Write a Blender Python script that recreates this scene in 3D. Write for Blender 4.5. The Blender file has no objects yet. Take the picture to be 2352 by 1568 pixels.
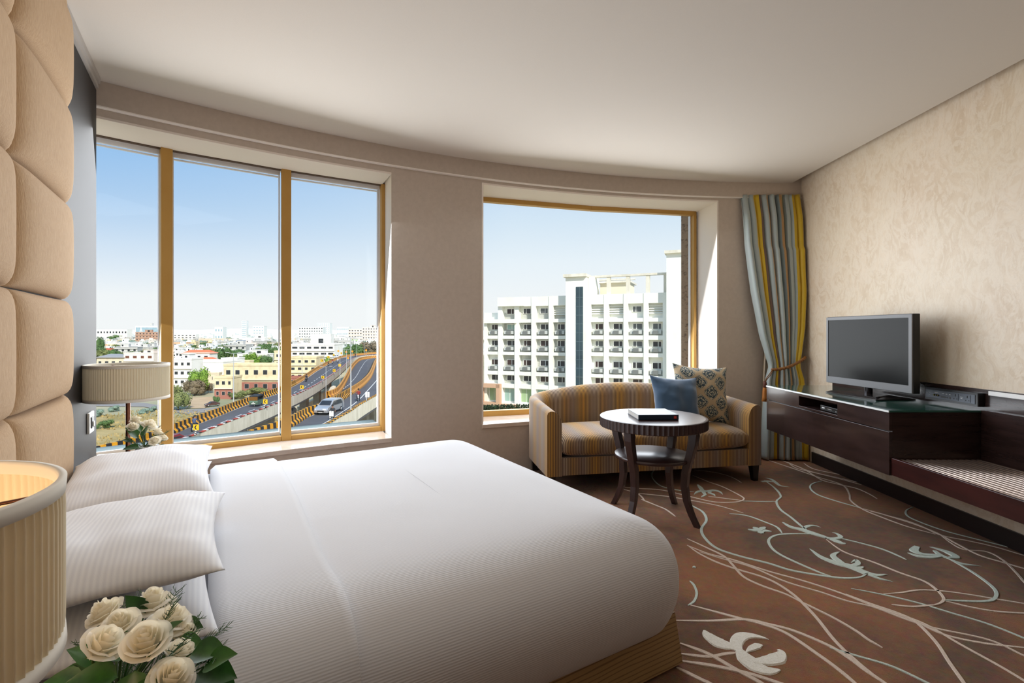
import bpy, bmesh, math, random
from mathutils import Vector, Matrix, Euler, noise
SC = bpy.context.scene
COL = SC.collection
R = math.radians
PI = math.pi
sin, cos = math.sin, math.cos
F, CX, HZ, EYE = 1140.0, 1176.0, 764.5, 1.2

def at(u, v, Y):
    return Vector(((u - CX) / F * Y, Y, EYE - (v - HZ) / F * Y))

def on(u, v, z):
    Y = (EYE - z) * F / (v - HZ)
    return Vector(((u - CX) / F * Y, Y, z))

# ------------------------------------------------------------------ mesh builder
class MB:
    def __init__(s):
        s.v = []; s.f = []; s.sm = []; s.mi = []; s.uv = {}
    def add(s, vs, fs, smooth=False, mi=0, M=None, uvs=None):
        b = len(s.v)
        for p in vs:
            p = Vector(p)
            s.v.append(M @ p if M is not None else p)
        for k, f in enumerate(fs):
            s.f.append([b + i for i in f]); s.sm.append(smooth); s.mi.append(mi)
        if uvs:
            for i, w in enumerate(uvs): s.uv[b + i] = w
        return s
    def bb(s, x0, y0, z0, x1, y1, z1, M=None, mi=0):
        v = [(x0,y0,z0),(x1,y0,z0),(x1,y1,z0),(x0,y1,z0),(x0,y0,z1),(x1,y0,z1),(x1,y1,z1),(x0,y1,z1)]
        return s.add(v, [(3,2,1,0),(4,5,6,7),(0,1,5,4),(1,2,6,5),(2,3,7,6),(3,0,4,7)], M=M, mi=mi)
    def box(s, c, d, M=None, mi=0):
        return s.bb(c[0]-d[0]/2, c[1]-d[1]/2, c[2]-d[2]/2, c[0]+d[0]/2, c[1]+d[1]/2, c[2]+d[2]/2, M, mi)
    def prism(s, poly, z0, z1, M=None, mi=0, smooth=False):
        n = len(poly)
        v = [(p[0], p[1], z0) for p in poly] + [(p[0], p[1], z1) for p in poly]
        s.add(v, [tuple(range(n-1, -1, -1)), tuple(range(n, 2*n))], M=M, mi=mi)
        s.add(v, [(i, (i+1) % n, n + (i+1) % n, n + i) for i in range(n)], smooth=smooth, M=M, mi=mi)
        return s
    def bar(s, P, Q, th, z0, z1, off=0.0, mi=0):
        """vertical slab between plan points P and Q; off moves it to the left-hand side"""
        P = Vector(P[:2]); Q = Vector(Q[:2]); d = (Q - P).normalized(); n = Vector((-d.y, d.x))
        a = P + n*(off - th/2); b = Q + n*(off - th/2); c = Q + n*(off + th/2); e = P + n*(off + th/2)
        return s.prism([a, b, c, e], z0, z1, mi=mi)
    def rod(s, A, B, r, n=8, r2=None, mi=0, smooth=True):
        return s.tube([A, B], [r, r if r2 is None else r2], n, mi=mi, smooth=smooth)
    def tube(s, pts, r, n=8, mi=0, smooth=True, closed=False, M=None):
        pts = [Vector(p) for p in pts]; k = len(pts)
        rr = r if isinstance(r, (list, tuple)) else [r]*k
        vs = []; up = None
        for i, p in enumerate(pts):
            a = pts[i-1] if (i > 0 or closed) else p
            b = pts[(i+1) % k] if (i < k-1 or closed) else p
            t = (b - a)
            if t.length < 1e-9: t = Vector((0,0,1))
            t.normalize()
            if up is None:
                up = Vector((0,0,1)) if abs(t.z) < .9 else Vector((1,0,0))
            x = t.cross(up)
            if x.length < 1e-6: x = t.cross(Vector((0,1,0)))
            x.normalize(); y = x.cross(t).normalized(); up = y
            for j in range(n):
                q = 2*PI*j/n
                vs.append(p + (x*cos(q) + y*sin(q))*rr[i])
        fs = []
        m = k if closed else k-1
        for i in range(m):
            for j in range(n):
                a = i*n + j; b = i*n + (j+1) % n; c = ((i+1) % k)*n + (j+1) % n; d = ((i+1) % k)*n + j
                fs.append((a, b, c, d))
        s.add(vs, fs, smooth=smooth, mi=mi, M=M)
        if not closed:
            s.add(vs[:n], [tuple(range(n-1, -1, -1))], mi=mi, M=M); s.add(vs[-n:], [tuple(range(n))], mi=mi, M=M)
        return s
    def lathe(s, prof, n=32, M=None, mi=0, smooth=True, wob=None):
        vs = []; fs = []
        for i, (r, z) in enumerate(prof):
            for j in range(n):
                q = 2*PI*j/n; k = r*(1 + (wob(q) if wob else 0))
                vs.append((k*cos(q), k*sin(q), z))
        for i in range(len(prof)-1):
            for j in range(n):
                fs.append((i*n+j, i*n+(j+1) % n, (i+1)*n+(j+1) % n, (i+1)*n+j))
        return s.add(vs, fs, smooth=smooth, mi=mi, M=M)
    def grid(s, rows, smooth=True, mi=0, M=None, uv=None, closeu=False):
        n = len(rows[0]); vs = [p for r in rows for p in r]; fs = []
        for i in range(len(rows)-1):
            for j in range(n if closeu else n-1):
                fs.append((i*n+j, i*n+(j+1) % n, (i+1)*n+(j+1) % n, (i+1)*n+j))
        return s.add(vs, fs, smooth=smooth, mi=mi, M=M, uvs=[w for r in uv for w in r] if uv else None)
    def arc(s, c, r0, r1, a0, a1, z0, z1, n=24, mi=0):
        """closed curved block, angles from +Y towards +X"""
        vs = []; fs = []
        for i in range(n+1):
            a = a0 + (a1-a0)*i/n
            for r, z in ((r0,z0),(r1,z0),(r1,z1),(r0,z1)):
                vs.append((c[0]+r*sin(a), c[1]+r*cos(a), z))
        for i in range(n):
            for k in range(4):
                fs.append((i*4+k, i*4+(k+1) % 4, (i+1)*4+(k+1) % 4, (i+1)*4+k))
        s.add(vs, fs, mi=mi); s.add(vs[:4], [(3,2,1,0)], mi=mi); s.add(vs[-4:], [(0,1,2,3)], mi=mi)
        return s
    def mesh(s, name, mats):
        me = bpy.data.meshes.new(name)
        me.from_pydata([tuple(p) for p in s.v], [], s.f)
        me.polygons.foreach_set('use_smooth', s.sm); me.polygons.foreach_set('material_index', s.mi)
        if s.uv:
            l = me.uv_layers.new(name='UVMap')
            for lp in me.loops: l.data[lp.index].uv = s.uv.get(lp.vertex_index, (0, 0))
        for m in (mats if isinstance(mats, (list, tuple)) else [mats]): me.materials.append(m)
        bm = bmesh.new(); bm.from_mesh(me); bmesh.ops.recalc_face_normals(bm, faces=bm.faces); bm.to_mesh(me); bm.free()
        me.update()
        return me
    def build(s, name, mats, parent=None, bevel=0, seg=2, loc=None, rot=None, sub=0, weld=False):
        me = s.mesh(name, mats)
        o = bpy.data.objects.new(name, me); COL.objects.link(o)
        if parent is not None: o.parent = parent
        if loc is not None: o.location = loc
        if rot is not None: o.rotation_euler = rot
        if weld:
            bm = bmesh.new(); bm.from_mesh(me); bmesh.ops.remove_doubles(bm, verts=bm.verts, dist=1e-5)
            bmesh.ops.recalc_face_normals(bm, faces=bm.faces); bm.to_mesh(me); bm.free()
        if bevel:
            b = o.modifiers.new('bevel', 'BEVEL'); b.width = bevel; b.segments = seg; b.limit_method = 'ANGLE'; b.angle_limit = R(40)
            b.harden_normals = False
        if sub:
            m = o.modifiers.new('sub', 'SUBSURF'); m.levels = sub; m.render_levels = sub
        return o

def empty(name, loc=(0,0,0), rz=0, size=.1):
    o = bpy.data.objects.new(name, None); COL.objects.link(o)
    o.location = loc; o.rotation_euler = (0,0,rz); o.empty_display_size = size
    return o
def tag(o, label, cat, group=None, kind=None):
    o['label'] = label; o['category'] = cat
    if group: o['group'] = group
    if kind: o['kind'] = kind
    return o
def struct(o, label=None, cat=None):
    o['kind'] = 'structure'
    if label: o['label'] = label
    if cat: o['category'] = cat
    return o
def kids(o):
    return [c for c in KIDS.get(o.name, [])]
KIDS = {}
def copy_tree(o, parent=None):
    c = o.copy(); COL.objects.link(c)
    if parent is not None: c.parent = parent
    for ch in [x for x in o.children]: copy_tree(ch, c)
    return c

# ------------------------------------------------------------------ materials
def lin(c):
    out = []
    for x in c[:3]:
        x = x/255.0
        out.append(x/12.92 if x <= .04045 else ((x+.055)/1.055)**2.4)
    return (out[0], out[1], out[2], 1.0)
MATS = {}
def new_mat(name):
    m = bpy.data.materials.new(name); m.use_nodes = True
    nt = m.node_tree; b = nt.nodes['Principled BSDF']
    return m, nt, b
def nd(nt, typ, **kw):
    n = nt.nodes.new(typ)
    for k, v in kw.items():
        if k in n.inputs.keys(): n.inputs[k].default_value = v
        else: setattr(n, k, v)
    return n
def mixc(nt, fac, a, b, blend='MIX'):
    n = nt.nodes.new('ShaderNodeMix'); n.data_type = 'RGBA'; n.blend_type = blend
    for i, x in ((0, fac), (6, a), (7, b)):
        if hasattr(x, 'links') or isinstance(x, bpy.types.NodeSocket): nt.links.new(x, n.inputs[i])
        else: n.inputs[i].default_value = x
    return n.outputs[2]
def M(name, c, r=.5, m=0, c2=None, vs=4, vc=(.35,.65), bump=0, bs=60, det=4, spec=.5, coat=0, sheen=0, stretch=(1,1,1), alpha=None, fine=None):
    if name in MATS: return MATS[name]
    mt, nt, b = new_mat(name); L = nt.links
    b.inputs['Base Color'].default_value = lin(c); b.inputs['Roughness'].default_value = r; b.inputs['Metallic'].default_value = m
    b.inputs['Specular IOR Level'].default_value = spec
    if coat: b.inputs['Coat Weight'].default_value = coat; b.inputs['Coat Roughness'].default_value = .08
    if sheen: b.inputs['Sheen Weight'].default_value = sheen
    if c2 or bump or fine:
        tc = nd(nt, 'ShaderNodeTexCoord'); mp = nd(nt, 'ShaderNodeMapping'); mp.inputs['Scale'].default_value = stretch
        L.new(tc.outputs['Object'], mp.inputs[0])
    if c2:
        n = nd(nt, 'ShaderNodeTexNoise', Scale=vs, Detail=det, Roughness=.6); L.new(mp.outputs[0], n.inputs['Vector'])
        cr = nd(nt, 'ShaderNodeValToRGB'); cr.color_ramp.elements[0].position = vc[0]; cr.color_ramp.elements[1].position = vc[1]
        cr.color_ramp.elements[0].color = lin(c); cr.color_ramp.elements[1].color = lin(c2)
        L.new(n.outputs['Fac'], cr.inputs[0]); L.new(cr.outputs[0], b.inputs['Base Color'])
    if bump:
        n2 = nd(nt, 'ShaderNodeTexNoise', Scale=bs, Detail=3); L.new(mp.outputs[0], n2.inputs['Vector'])
        bp = nd(nt, 'ShaderNodeBump', Strength=bump, Distance=.01); L.new(n2.outputs['Fac'], bp.inputs['Height']); L.new(bp.outputs[0], b.inputs['Normal'])
    MATS[name] = mt
    return mt
def wave_mat(name, ca, cb, scale, axis='X', r=.6, bump=.3, dist=0, rough2=None, prof='SIN', sheen=0, fabric=0, uv=False):
    mt, nt, b = new_mat(name); L = nt.links
    tc = nd(nt, 'ShaderNodeTexCoord')
    w = nd(nt, 'ShaderNodeTexWave', Scale=scale, Distortion=dist, Detail=1.0); w.bands_direction = axis; w.wave_profile = prof
    L.new(tc.outputs['UV' if uv else 'Object'], w.inputs['Vector'])
    L.new(mixc(nt, w.outputs['Fac'], lin(ca), lin(cb)), b.inputs['Base Color'])
    b.inputs['Roughness'].default_value = r
    if sheen: b.inputs['Sheen Weight'].default_value = sheen
    h = w.outputs['Fac']
    bp = nd(nt, 'ShaderNodeBump', Strength=bump, Distance=.003); L.new(h, bp.inputs['Height'])
    if fabric:
        n2 = nd(nt, 'ShaderNodeTexNoise', Scale=900, Detail=2); L.new(tc.outputs['Object'], n2.inputs['Vector'])
        b2 = nd(nt, 'ShaderNodeBump', Strength=fabric, Distance=.002); L.new(n2.outputs['Fac'], b2.inputs['Height']); L.new(b2.outputs[0], bp.inputs['Normal'])
    L.new(bp.outputs[0], b.inputs['Normal'])
    MATS[name] = mt
    return mt

def crom(pts, k=8):
    pts = [Vector(p) for p in pts]; out = []
    n = len(pts)
    for i in range(n-1):
        p0 = pts[max(i-1, 0)]; p1 = pts[i]; p2 = pts[i+1]; p3 = pts[min(i+2, n-1)]
        for j in range(k):
            t = j/k
            out.append(.5*((2*p1) + (p2-p0)*t + (2*p0-5*p1+4*p2-p3)*t*t + (-p0+3*p1-3*p2+p3)*t**3))
    out.append(pts[-1])
    return out
def lerp(a, b, t): return a + (b-a)*t
def table(t, keys):
    for i in range(len(keys)-1):
        a, b = keys[i], keys[i+1]
        if t <= b[0]:
            q = (t-a[0])/(b[0]-a[0]) if b[0] > a[0] else 0
            q = max(0, min(1, q))
            return a[1] + (b[1]-a[1])*q
    return keys[-1][1]

# ------------------------------------------------------------------ room geometry
CC = (2.775, -3.003); RP = 7.787            # plan circle of the pelmet face
RW = RP + .035                              # wall face
ZC = 2.646                                  # ceiling
XW = 2.79                                   # right wall
BA = R(31.05); E1 = Vector((cos(BA), sin(BA), 0)); E2 = Vector((-sin(BA), cos(BA), 0))   # bed axes
def st(s, t, z=0): return E1*s + E2*t + Vector((0, 0, z))
def ring(r, a): return Vector((CC[0]+r*sin(a), CC[1]+r*cos(a), 0))

paint = M('wall_paint', (202,189,176), .85, c2=(196,183,170), vs=30, bump=.06, bs=300)
ceil_m = M('ceiling_paint', (217,209,200), .9, c2=(215,207,198), vs=300, bump=.05, bs=260)
cream = M('reveal_lit_paint', (241,232,223), .75)  # lighter than the walls: window light put into the reveal colour
def plaster_mat():
    mt, nt, b = new_mat('venetian_plaster'); L = nt.links
    tc = nd(nt, 'ShaderNodeTexCoord')
    mp = nd(nt, 'ShaderNodeMapping'); mp.inputs['Scale'].default_value = (1, 1, .62); mp.inputs['Rotation'].default_value = (.35, 0, 0); L.new(tc.outputs['Object'], mp.inputs[0])
    n0 = nd(nt, 'ShaderNodeTexNoise', Scale=3.2, Detail=5, Roughness=.62, Distortion=2.2); L.new(mp.outputs[0], n0.inputs['Vector'])
    n1 = nd(nt, 'ShaderNodeTexNoise', Scale=9, Detail=4, Roughness=.6, Distortion=3.2); L.new(mp.outputs[0], n1.inputs['Vector'])
    n3 = nd(nt, 'ShaderNodeTexNoise', Scale=1.1, Detail=2); L.new(tc.outputs['Object'], n3.inputs['Vector'])
    r0 = nd(nt, 'ShaderNodeValToRGB'); e = r0.color_ramp.elements
    e[0].position = .33; e[0].color = lin((210,188,162)); e[1].position = .66; e[1].color = lin((227,210,189))
    L.new(n0.outputs['Fac'], r0.inputs[0])
    r1 = nd(nt, 'ShaderNodeValToRGB'); e = r1.color_ramp.elements
    e[0].position = .46; e[0].color = (0,0,0,1); e[1].position = .54; e[1].color = (1,1,1,1)
    L.new(n1.outputs['Fac'], r1.inputs[0])
    hf = nd(nt, 'ShaderNodeMath', operation='MULTIPLY'); hf.inputs[1].default_value = .75; L.new(r1.outputs[0], hf.inputs[0])
    c = mixc(nt, hf.outputs[0], r0.outputs[0], lin((226,211,192)))
    r3 = nd(nt, 'ShaderNodeMapRange'); r3.inputs[1].default_value = .4; r3.inputs[2].default_value = .62; L.new(n3.outputs['Fac'], r3.inputs[0])
    mul = nd(nt, 'ShaderNodeMath', operation='MULTIPLY'); mul.inputs[1].default_value = .25; L.new(r3.outputs[0], mul.inputs[0])
    c = mixc(nt, mul.outputs[0], c, lin((222,210,184)))
    # thin trowel veins
    n4 = nd(nt, 'ShaderNodeTexNoise', Scale=4.5, Detail=6, Roughness=.7, Distortion=4.0); L.new(mp.outputs[0], n4.inputs['Vector'])
    sb = nd(nt, 'ShaderNodeMath', operation='SUBTRACT'); sb.inputs[1].default_value = .5; L.new(n4.outputs['Fac'], sb.inputs[0])
    ab = nd(nt, 'ShaderNodeMath', operation='ABSOLUTE'); L.new(sb.outputs[0], ab.inputs[0])
    mr = nd(nt, 'ShaderNodeMapRange'); mr.inputs[1].default_value = 0; mr.inputs[2].default_value = .02; mr.inputs[3].default_value = .2; mr.inputs[4].default_value = 0; L.new(ab.outputs[0], mr.inputs[0])
    c = mixc(nt, mr.outputs[0], c, lin((176,150,122)))
    L.new(c, b.inputs['Base Color'])
    b.inputs['Roughness'].default_value = .42
    bp = nd(nt, 'ShaderNodeBump', Strength=.12, Distance=.01); L.new(n1.outputs['Fac'], bp.inputs['Height']); L.new(bp.outputs[0], b.inputs['Normal'])
    return mt
plaster = plaster_mat()

def carpet_mat():
    mt, nt, b = new_mat('carpet_pile'); L = nt.links
    tc = nd(nt, 'ShaderNodeTexCoord')
    n0 = nd(nt, 'ShaderNodeTexNoise', Scale=1.3, Detail=4, Roughness=.6, Distortion=.6); L.new(tc.outputs['Object'], n0.inputs['Vector'])
    r0 = nd(nt, 'ShaderNodeValToRGB'); e = r0.color_ramp.elements
    e[0].position = .38; e[0].color = lin((124,97,80)); e[1].position = .64; e[1].color = lin((174,122,88))
    L.new(n0.outputs['Fac'], r0.inputs[0])
    n1 = nd(nt, 'ShaderNodeTexNoise', Scale=260, Detail=3, Roughness=.7); L.new(tc.outputs['Object'], n1.inputs['Vector'])
    n2 = nd(nt, 'ShaderNodeTexNoise', Scale=28, Detail=4, Roughness=.7); L.new(tc.outputs['Object'], n2.inputs['Vector'])
    c = mixc(nt, n1.outputs['Fac'], r0.outputs[0], (.30,.28,.26,1), 'OVERLAY')
    c = mixc(nt, .6, c, n2.outputs['Color'], 'SOFT_LIGHT')
    L.new(c, b.inputs['Base Color']); b.inputs['Roughness'].default_value = 1; b.inputs['Specular IOR Level'].default_value = .1
    b.inputs['Sheen Weight'].default_value = .12
    ad = nd(nt, 'ShaderNodeMath', operation='ADD'); L.new(n1.outputs['Fac'], ad.inputs[0]); L.new(n2.outputs['Fac'], ad.inputs[1])
    bp = nd(nt, 'ShaderNodeBump', Strength=.6, Distance=.008); L.new(ad.outputs[0], bp.inputs['Height']); L.new(bp.outputs[0], b.inputs['Normal'])
    return mt
carpet = carpet_mat()

# plan of the room: window arc, right wall, back wall, head wall
A_L = R(-47); A_R = math.asin((XW + .02 - CC[0])/RW)
arc_pts = [ring(RW + .1, lerp(R(-41.2), A_R, i/40)) for i in range(41)]
hb0 = st(-.59, -2.55); hb1 = st(-.59, 3.64)
room = [(p.x, p.y) for p in arc_pts] + [(XW+.05, -2.4), (hb0.x, -2.4), (hb0.x, hb0.y), (hb1.x, hb1.y)]
fl = MB().prism(room, -.12, 0).build('floor', carpet); struct(fl, 'brown wall to wall carpet with pale swirling vine lines', 'carpet')

# carpet pattern: raised pale pile lines, drawn in plan (metres) from points measured on the floor
def fz(zx, zy): return on(1400 + zx/2.4706, 1000 + zy/2.4706, 0)
LINES = [  # (tone, width in metres, floor points)
 (0,.014,'440,585 560,640 650,685 700,735 760,800 860,850 1000,900 1085,945'),
 (0,.013,'440,622 560,670 700,705 900,770 1100,825 1300,890 1480,960 1700,1040 1900,1130 2130,1180 2352,1205 2500,1225'),
 (0,.014,'450,628 510,670 600,715 710,755 860,800 950,840 1040,900 1110,965 1180,1040 1280,1165 1400,1280 1550,1400 1640,1470'),
 (0,.011,'510,660 640,700 800,745 1000,830 1200,890 1350,940 1500,975 1700,1050 1850,1095 2150,1160 2352,1250 2480,1310'),
 (0,.013,'1340,900 1480,955 1640,1010 1740,1060 1850,1170 1930,1290 2010,1403 2060,1480'),
 (0,.012,'1640,1010 1800,1075 2000,1190 2200,1300 2352,1390 2450,1450'),
 (1,.012,'1370,868 1560,905 1750,950 1950,1010 2150,1070 2352,1150 2460,1200'),
 (0,.011,'1550,900 1650,893 1760,878 1900,885 2050,905 2200,930 2352,955 2480,980'),
 (0,.012,'1905,940 2050,975 2200,1000 2352,1010 2480,1020'),
 (0,.012,'1090,945 1150,975 1280,1040 1400,1110 1470,1160 1550,1205'),
 (0,.017,'450,960 600,1000 770,1045 850,1065 1000,1120 1180,1240 1290,1320 1390,1403 1460,1470'),
 (0,.017,'360,1050 560,1052 770,1045 900,1070 1050,1110 1250,1195 1370,1270 1450,1330 1560,1403 1640,1460'),
 (1,.012,'1250,1205 1400,1250 1600,1310 1800,1403 1900,1455'),
 (0,.020,'400,1180 560,1240 720,1330 850,1400 920,1450'),
 (0,.018,'400,1280 600,1310 800,1355 950,1403 1060,1440'),
 (0,.016,'400,1238 560,1255 650,1240 720,1232'),
 (0,.018,'380,1315 520,1385 560,1403 640,1450'),
 (1,.012,'445,965 480,940 495,895 480,850 455,825'),
 (0,.012,'840,118 960,160 1050,190 1180,235 1320,280 1360,330 1370,370 1440,420 1560,470 1700,520 1850,560'),
 (0,.012,'930,120 1000,150 1100,190 1200,250 1290,275 1400,300 1470,330 1520,360'),
 (0,.010,'1010,150 1130,200 1300,240 1430,270'),
 (0,.010,'1100,155 1160,190 1300,220 1400,240'),
 (0,.011,'1010,150 1060,185 1180,215 1340,255 1430,280'),
 (1,.013,'1205,258 1150,275 1140,300 1180,335 1280,370 1420,410'),
 (0,.011,'1420,410 1560,450 1720,500 1850,550 1980,620 2100,680 2250,725 2352,755 2450,780'),
 (0,.011,'1480,430 1640,470 1760,510 1880,565 2050,600 2200,635 2352,680 2450,705'),
 (1,.012,'1725,405 1685,425 1690,455 1760,490 1900,540 2050,580 2230,625 2352,660'),
 (0,.011,'1860,550 1990,640 2140,660 2230,705 2300,770 2352,830 2400,880'),
 (1,.017,'440,385 480,405 530,435 550,480 522,530 540,580 610,640 740,685 900,725 1030,765 1200,795 1330,810 1420,805 1460,785'),
 (1,.015,'880,255 940,300 972,345 948,375 970,420 1030,465 1090,515 1130,545'),
 (1,.015,'680,443 780,455 880,490 950,520 980,555'),
 (1,.016,'1160,560 1040,558 950,565 905,590 915,630 960,670 1060,720 1200,780 1260,800'),
 (0,.013,'1230,590 1330,660 1500,720 1650,780 1780,825 1850,870 1895,920 1880,950 1820,968'),
 (1,.013,'1290,580 1400,605 1530,640 1610,670 1685,705'),
 (1,.015,'1925,700 2050,770 2150,840 2195,890 2180,930 2120,942 2000,940 1905,935'),
 (0,.012,'560,345 680,360 770,372'), (1,.013,'760,372 850,375 945,375'),
 (0,.012,'470,225 560,262 640,290 740,340 762,362 720,378 600,378 470,350 300,310 160,300 60,290'),
 (0,.011,'130,325 320,345 470,370 620,400 760,440'),
 (1,.011,'260,190 240,215 250,250 300,290 420,315 480,318'),
 (0,.010,'480,195 600,210 690,235 750,268'),
 (0,.012,'60,300 160,330 200,370'),
 (0,.013,'180,362 260,395 320,420 375,460'),
 (0,.012,'1600,960 1720,972 1850,962'),
]
PETALS = [  # tapering strokes: (tone, widths, points)
 (2,(.004,.05,.075,.05,.0),'535,1105 560,1135 620,1175 690,1200 730,1225'),
 (2,(.02,.05,.055,.03,.0),'745,1235 720,1180 750,1140 820,1138 905,1158'),
 (2,(.02,.075,.075,.05,.004),'730,1210 775,1265 830,1310 900,1335 970,1332'),
 (2,(.0,.03,.035,.0),'770,1235 805,1210 840,1195 872,1192'),
 (2,(.02,.055,.065,.03,.0),'810,1285 890,1280 950,1265 978,1235 950,1215'),
 (1,(.003,.03,.045,.05,.03),'980,492 1030,520 1090,535 1150,555 1230,580'),
 (1,(.02,.03,.02,.0),'1100,530 1125,515 1160,512 1200,522'),
 (1,(.01,.03,.045,.03,.01),'1180,565 1250,585 1290,600 1320,612 1340,614'),
 (1,(.02,.03,.03,.015,.0),'1230,585 1290,585 1312,575 1290,558 1262,550'),
 (1,(.0,.03,.05,.06,.04),'1135,642 1200,690 1290,725 1370,745 1460,785'),
 (1,(.04,.04,.03,.0),'1330,735 1290,705 1270,680 1310,660'),
 (1,(.03,.03,.02,.0),'1380,742 1410,728 1400,710 1370,722'),
 (1,(.03,.03,.0),'1440,770 1510,792 1580,788'), (1,(.02,.018,.0),'1470,790 1540,815 1610,830'),
 (1,(.03,.02,.0),'1400,755 1430,750 1445,745'),
 (1,(.0,.03,.03,.02),'1690,665 1750,685 1820,692 1880,685'),
 (1,(.03,.05,.03,.02),'1745,632 1730,655 1780,675 1870,680'),
 (1,(.0,.025,.045,.04,.0),'1815,632 1880,650 1930,668 1965,692 1900,695'),
 (1,(.01,.025,.0),'1925,700 2000,728 2110,742'), (1,(.02,.03,.02),'1845,655 1880,680 1930,700'),
 (1,(.01,.035,.035,.02),'500,280 515,295 530,315 545,340'), (1,(.0,.03,.03,.02),'480,335 500,320 535,315 580,322'),
 (1,(.02,.035,.02,.0),'540,320 590,312 625,320 643,335'), (1,(.02,.02,.0),'560,325 590,335 600,345'), (1,(.02,.02,.0),'545,335 530,345 520,350'),
 (1,(.0,.025,.03,.02,.0),'885,240 920,250 945,268 970,285 1020,292'), (1,(.02,.03,.0),'860,262 900,260 935,265'),
 (1,(.02,.03,.02),'830,530 850,540 880,550'), (1,(.03,.04,.01),'850,540 830,528 815,522'), (1,(.03,.04,.01),'850,540 868,528 885,522'),
 (1,(.03,.04,.01),'850,540 880,540 920,546'), (1,(.03,.04,.01),'850,540 860,550 868,558'), (1,(.03,.04,.01),'850,540 820,538 785,534'),
 (1,(.0,.02,.02),'470,750 480,748 488,748'),
]
pl = [M('carpet_line_beige', (232,216,202), 1, c2=(220,202,188), vs=120, bump=.5, bs=300, spec=.1), M('carpet_line_teal', (212,222,212), 1, c2=(196,210,202), vs=120, bump=.5, bs=300, spec=.1), M('carpet_flower_white', (252,250,242), 1, c2=(240,237,226), vs=120, bump=.5, bs=300, spec=.1)]
pat = MB()
def ribbon(pts, wf, tone, h=.005):
    n = len(pts); rows = []
    for i, p in enumerate(pts):
        t = (pts[min(i+1, n-1)] - pts[max(i-1, 0)]); t.z = 0
        if t.length < 1e-9: t = Vector((1,0,0))
        t.normalize(); w = wf(i/(n-1))/2; s = Vector((-t.y, t.x, 0))*w
        e = min(1, w/.004)
        rows.append([p - s + Vector((0,0,-.001)), p - s*.8 + Vector((0,0,h*e)), p + s*.8 + Vector((0,0,h*e)), p + s + Vector((0,0,-.001))])
    pat.grid(rows, smooth=False, mi=tone)
def P2(txt): return [fz(*map(float, q.split(','))) for q in txt.split()]
for k, (tone, w, txt) in enumerate(LINES):
    ribbon(crom(P2(txt), 8), lambda t, w=w: w*(.35 + .65*min(1, 6*t, 6*(1-t)))*1.05, tone, .0022 + .0003*(k % 5))
for k, (tone, ws, txt) in enumerate(PETALS):
    kk = [(i/(len(ws)-1), w) for i, w in enumerate(ws)]
    ribbon(crom(P2(txt), 6), lambda t, kk=kk: max(.002, table(t, kk)), tone, .0034 + .0003*(k % 6))
pat.build('carpet_pattern', pl, fl)

# window wall --------------------------------------------------------------
Z1B, Z1T, Z2B, Z2T = .383, 2.452, .425, 2.473
A1L, A1R, A2L, A2R = R(-45.6), R(-28.38), R(-22.79), R(-5.80)
RO = RW + .40
w = MB()
w.arc(CC, RW, RO, A_L, A1L, 0, 2.8, 2)
w.arc(CC, RW, RO, A1L, A1R + .0045, -.1, Z1B - .03, 24); w.arc(CC, RW, RO, A1L, A1R + .0045, Z1T, 2.8, 24)
w.arc(CC, RW, RO, A1R + .0045, A2L, -.1, 2.8, 10)
w.arc(CC, RW, RO, A2L, A2R, -.1, Z2B - .03, 24); w.arc(CC, RW, RO, A2L, A2R, Z2T, 2.8, 24)
w.arc(CC, RW, RO, A2R, A_R + .012, -.1, 2.8, 8)
struct(w.build('wall_window', paint), 'curved taupe outer wall with two large window openings', 'wall')
# pelmet
t1 = struct(MB().arc(CC, RP, RW + .01, A_L, A_R, 2.504, 2.79, 60).build('trim_1', paint), 'taupe curtain pelmet running along the top of the window wall', 'pelmet')
MB().arc(CC, RP - .001, RW + .002, A_L, A_R, 2.498, 2.505, 60).build('pelmet_lit_edge', M('lip_bounce_light', (250,244,238), .6), t1)  # bounce light under the pelmet, painted as a pale strip

gold = M('bronze_gold_frame', (196,154,84), .45, .3, c2=(186,142,70), vs=2)
white_fr = M('white_aluminium', (236,236,238), .4)
marble = M('cream_marble', (216,203,191), .12, c2=(206,190,176), vs=9, coat=.3)
ledge_m = M('grey_ledge', (96,110,110), .8)
def glass_mat():
    mt = bpy.data.materials.new('window_glass'); mt.use_nodes = True; nt = mt.node_tree; nt.nodes.clear()
    o = nd(nt, 'ShaderNodeOutputMaterial'); t = nd(nt, 'ShaderNodeBsdfTransparent'); t.inputs[0].default_value = (.995,1,.998,1)
    g = nd(nt, 'ShaderNodeBsdfGlossy'); g.inputs['Roughness'].default_value = .02; g.inputs[0].default_value = (.8,.85,.85,1)
    mx = nd(nt, 'ShaderNodeMixShader'); mx.inputs[0].default_value = .007
    nt.links.new(t.outputs[0], mx.inputs[1]); nt.links.new(g.outputs[0], mx.inputs[2]); nt.links.new(mx.outputs[0], o.inputs[0])
    return mt
glass = glass_mat()
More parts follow.
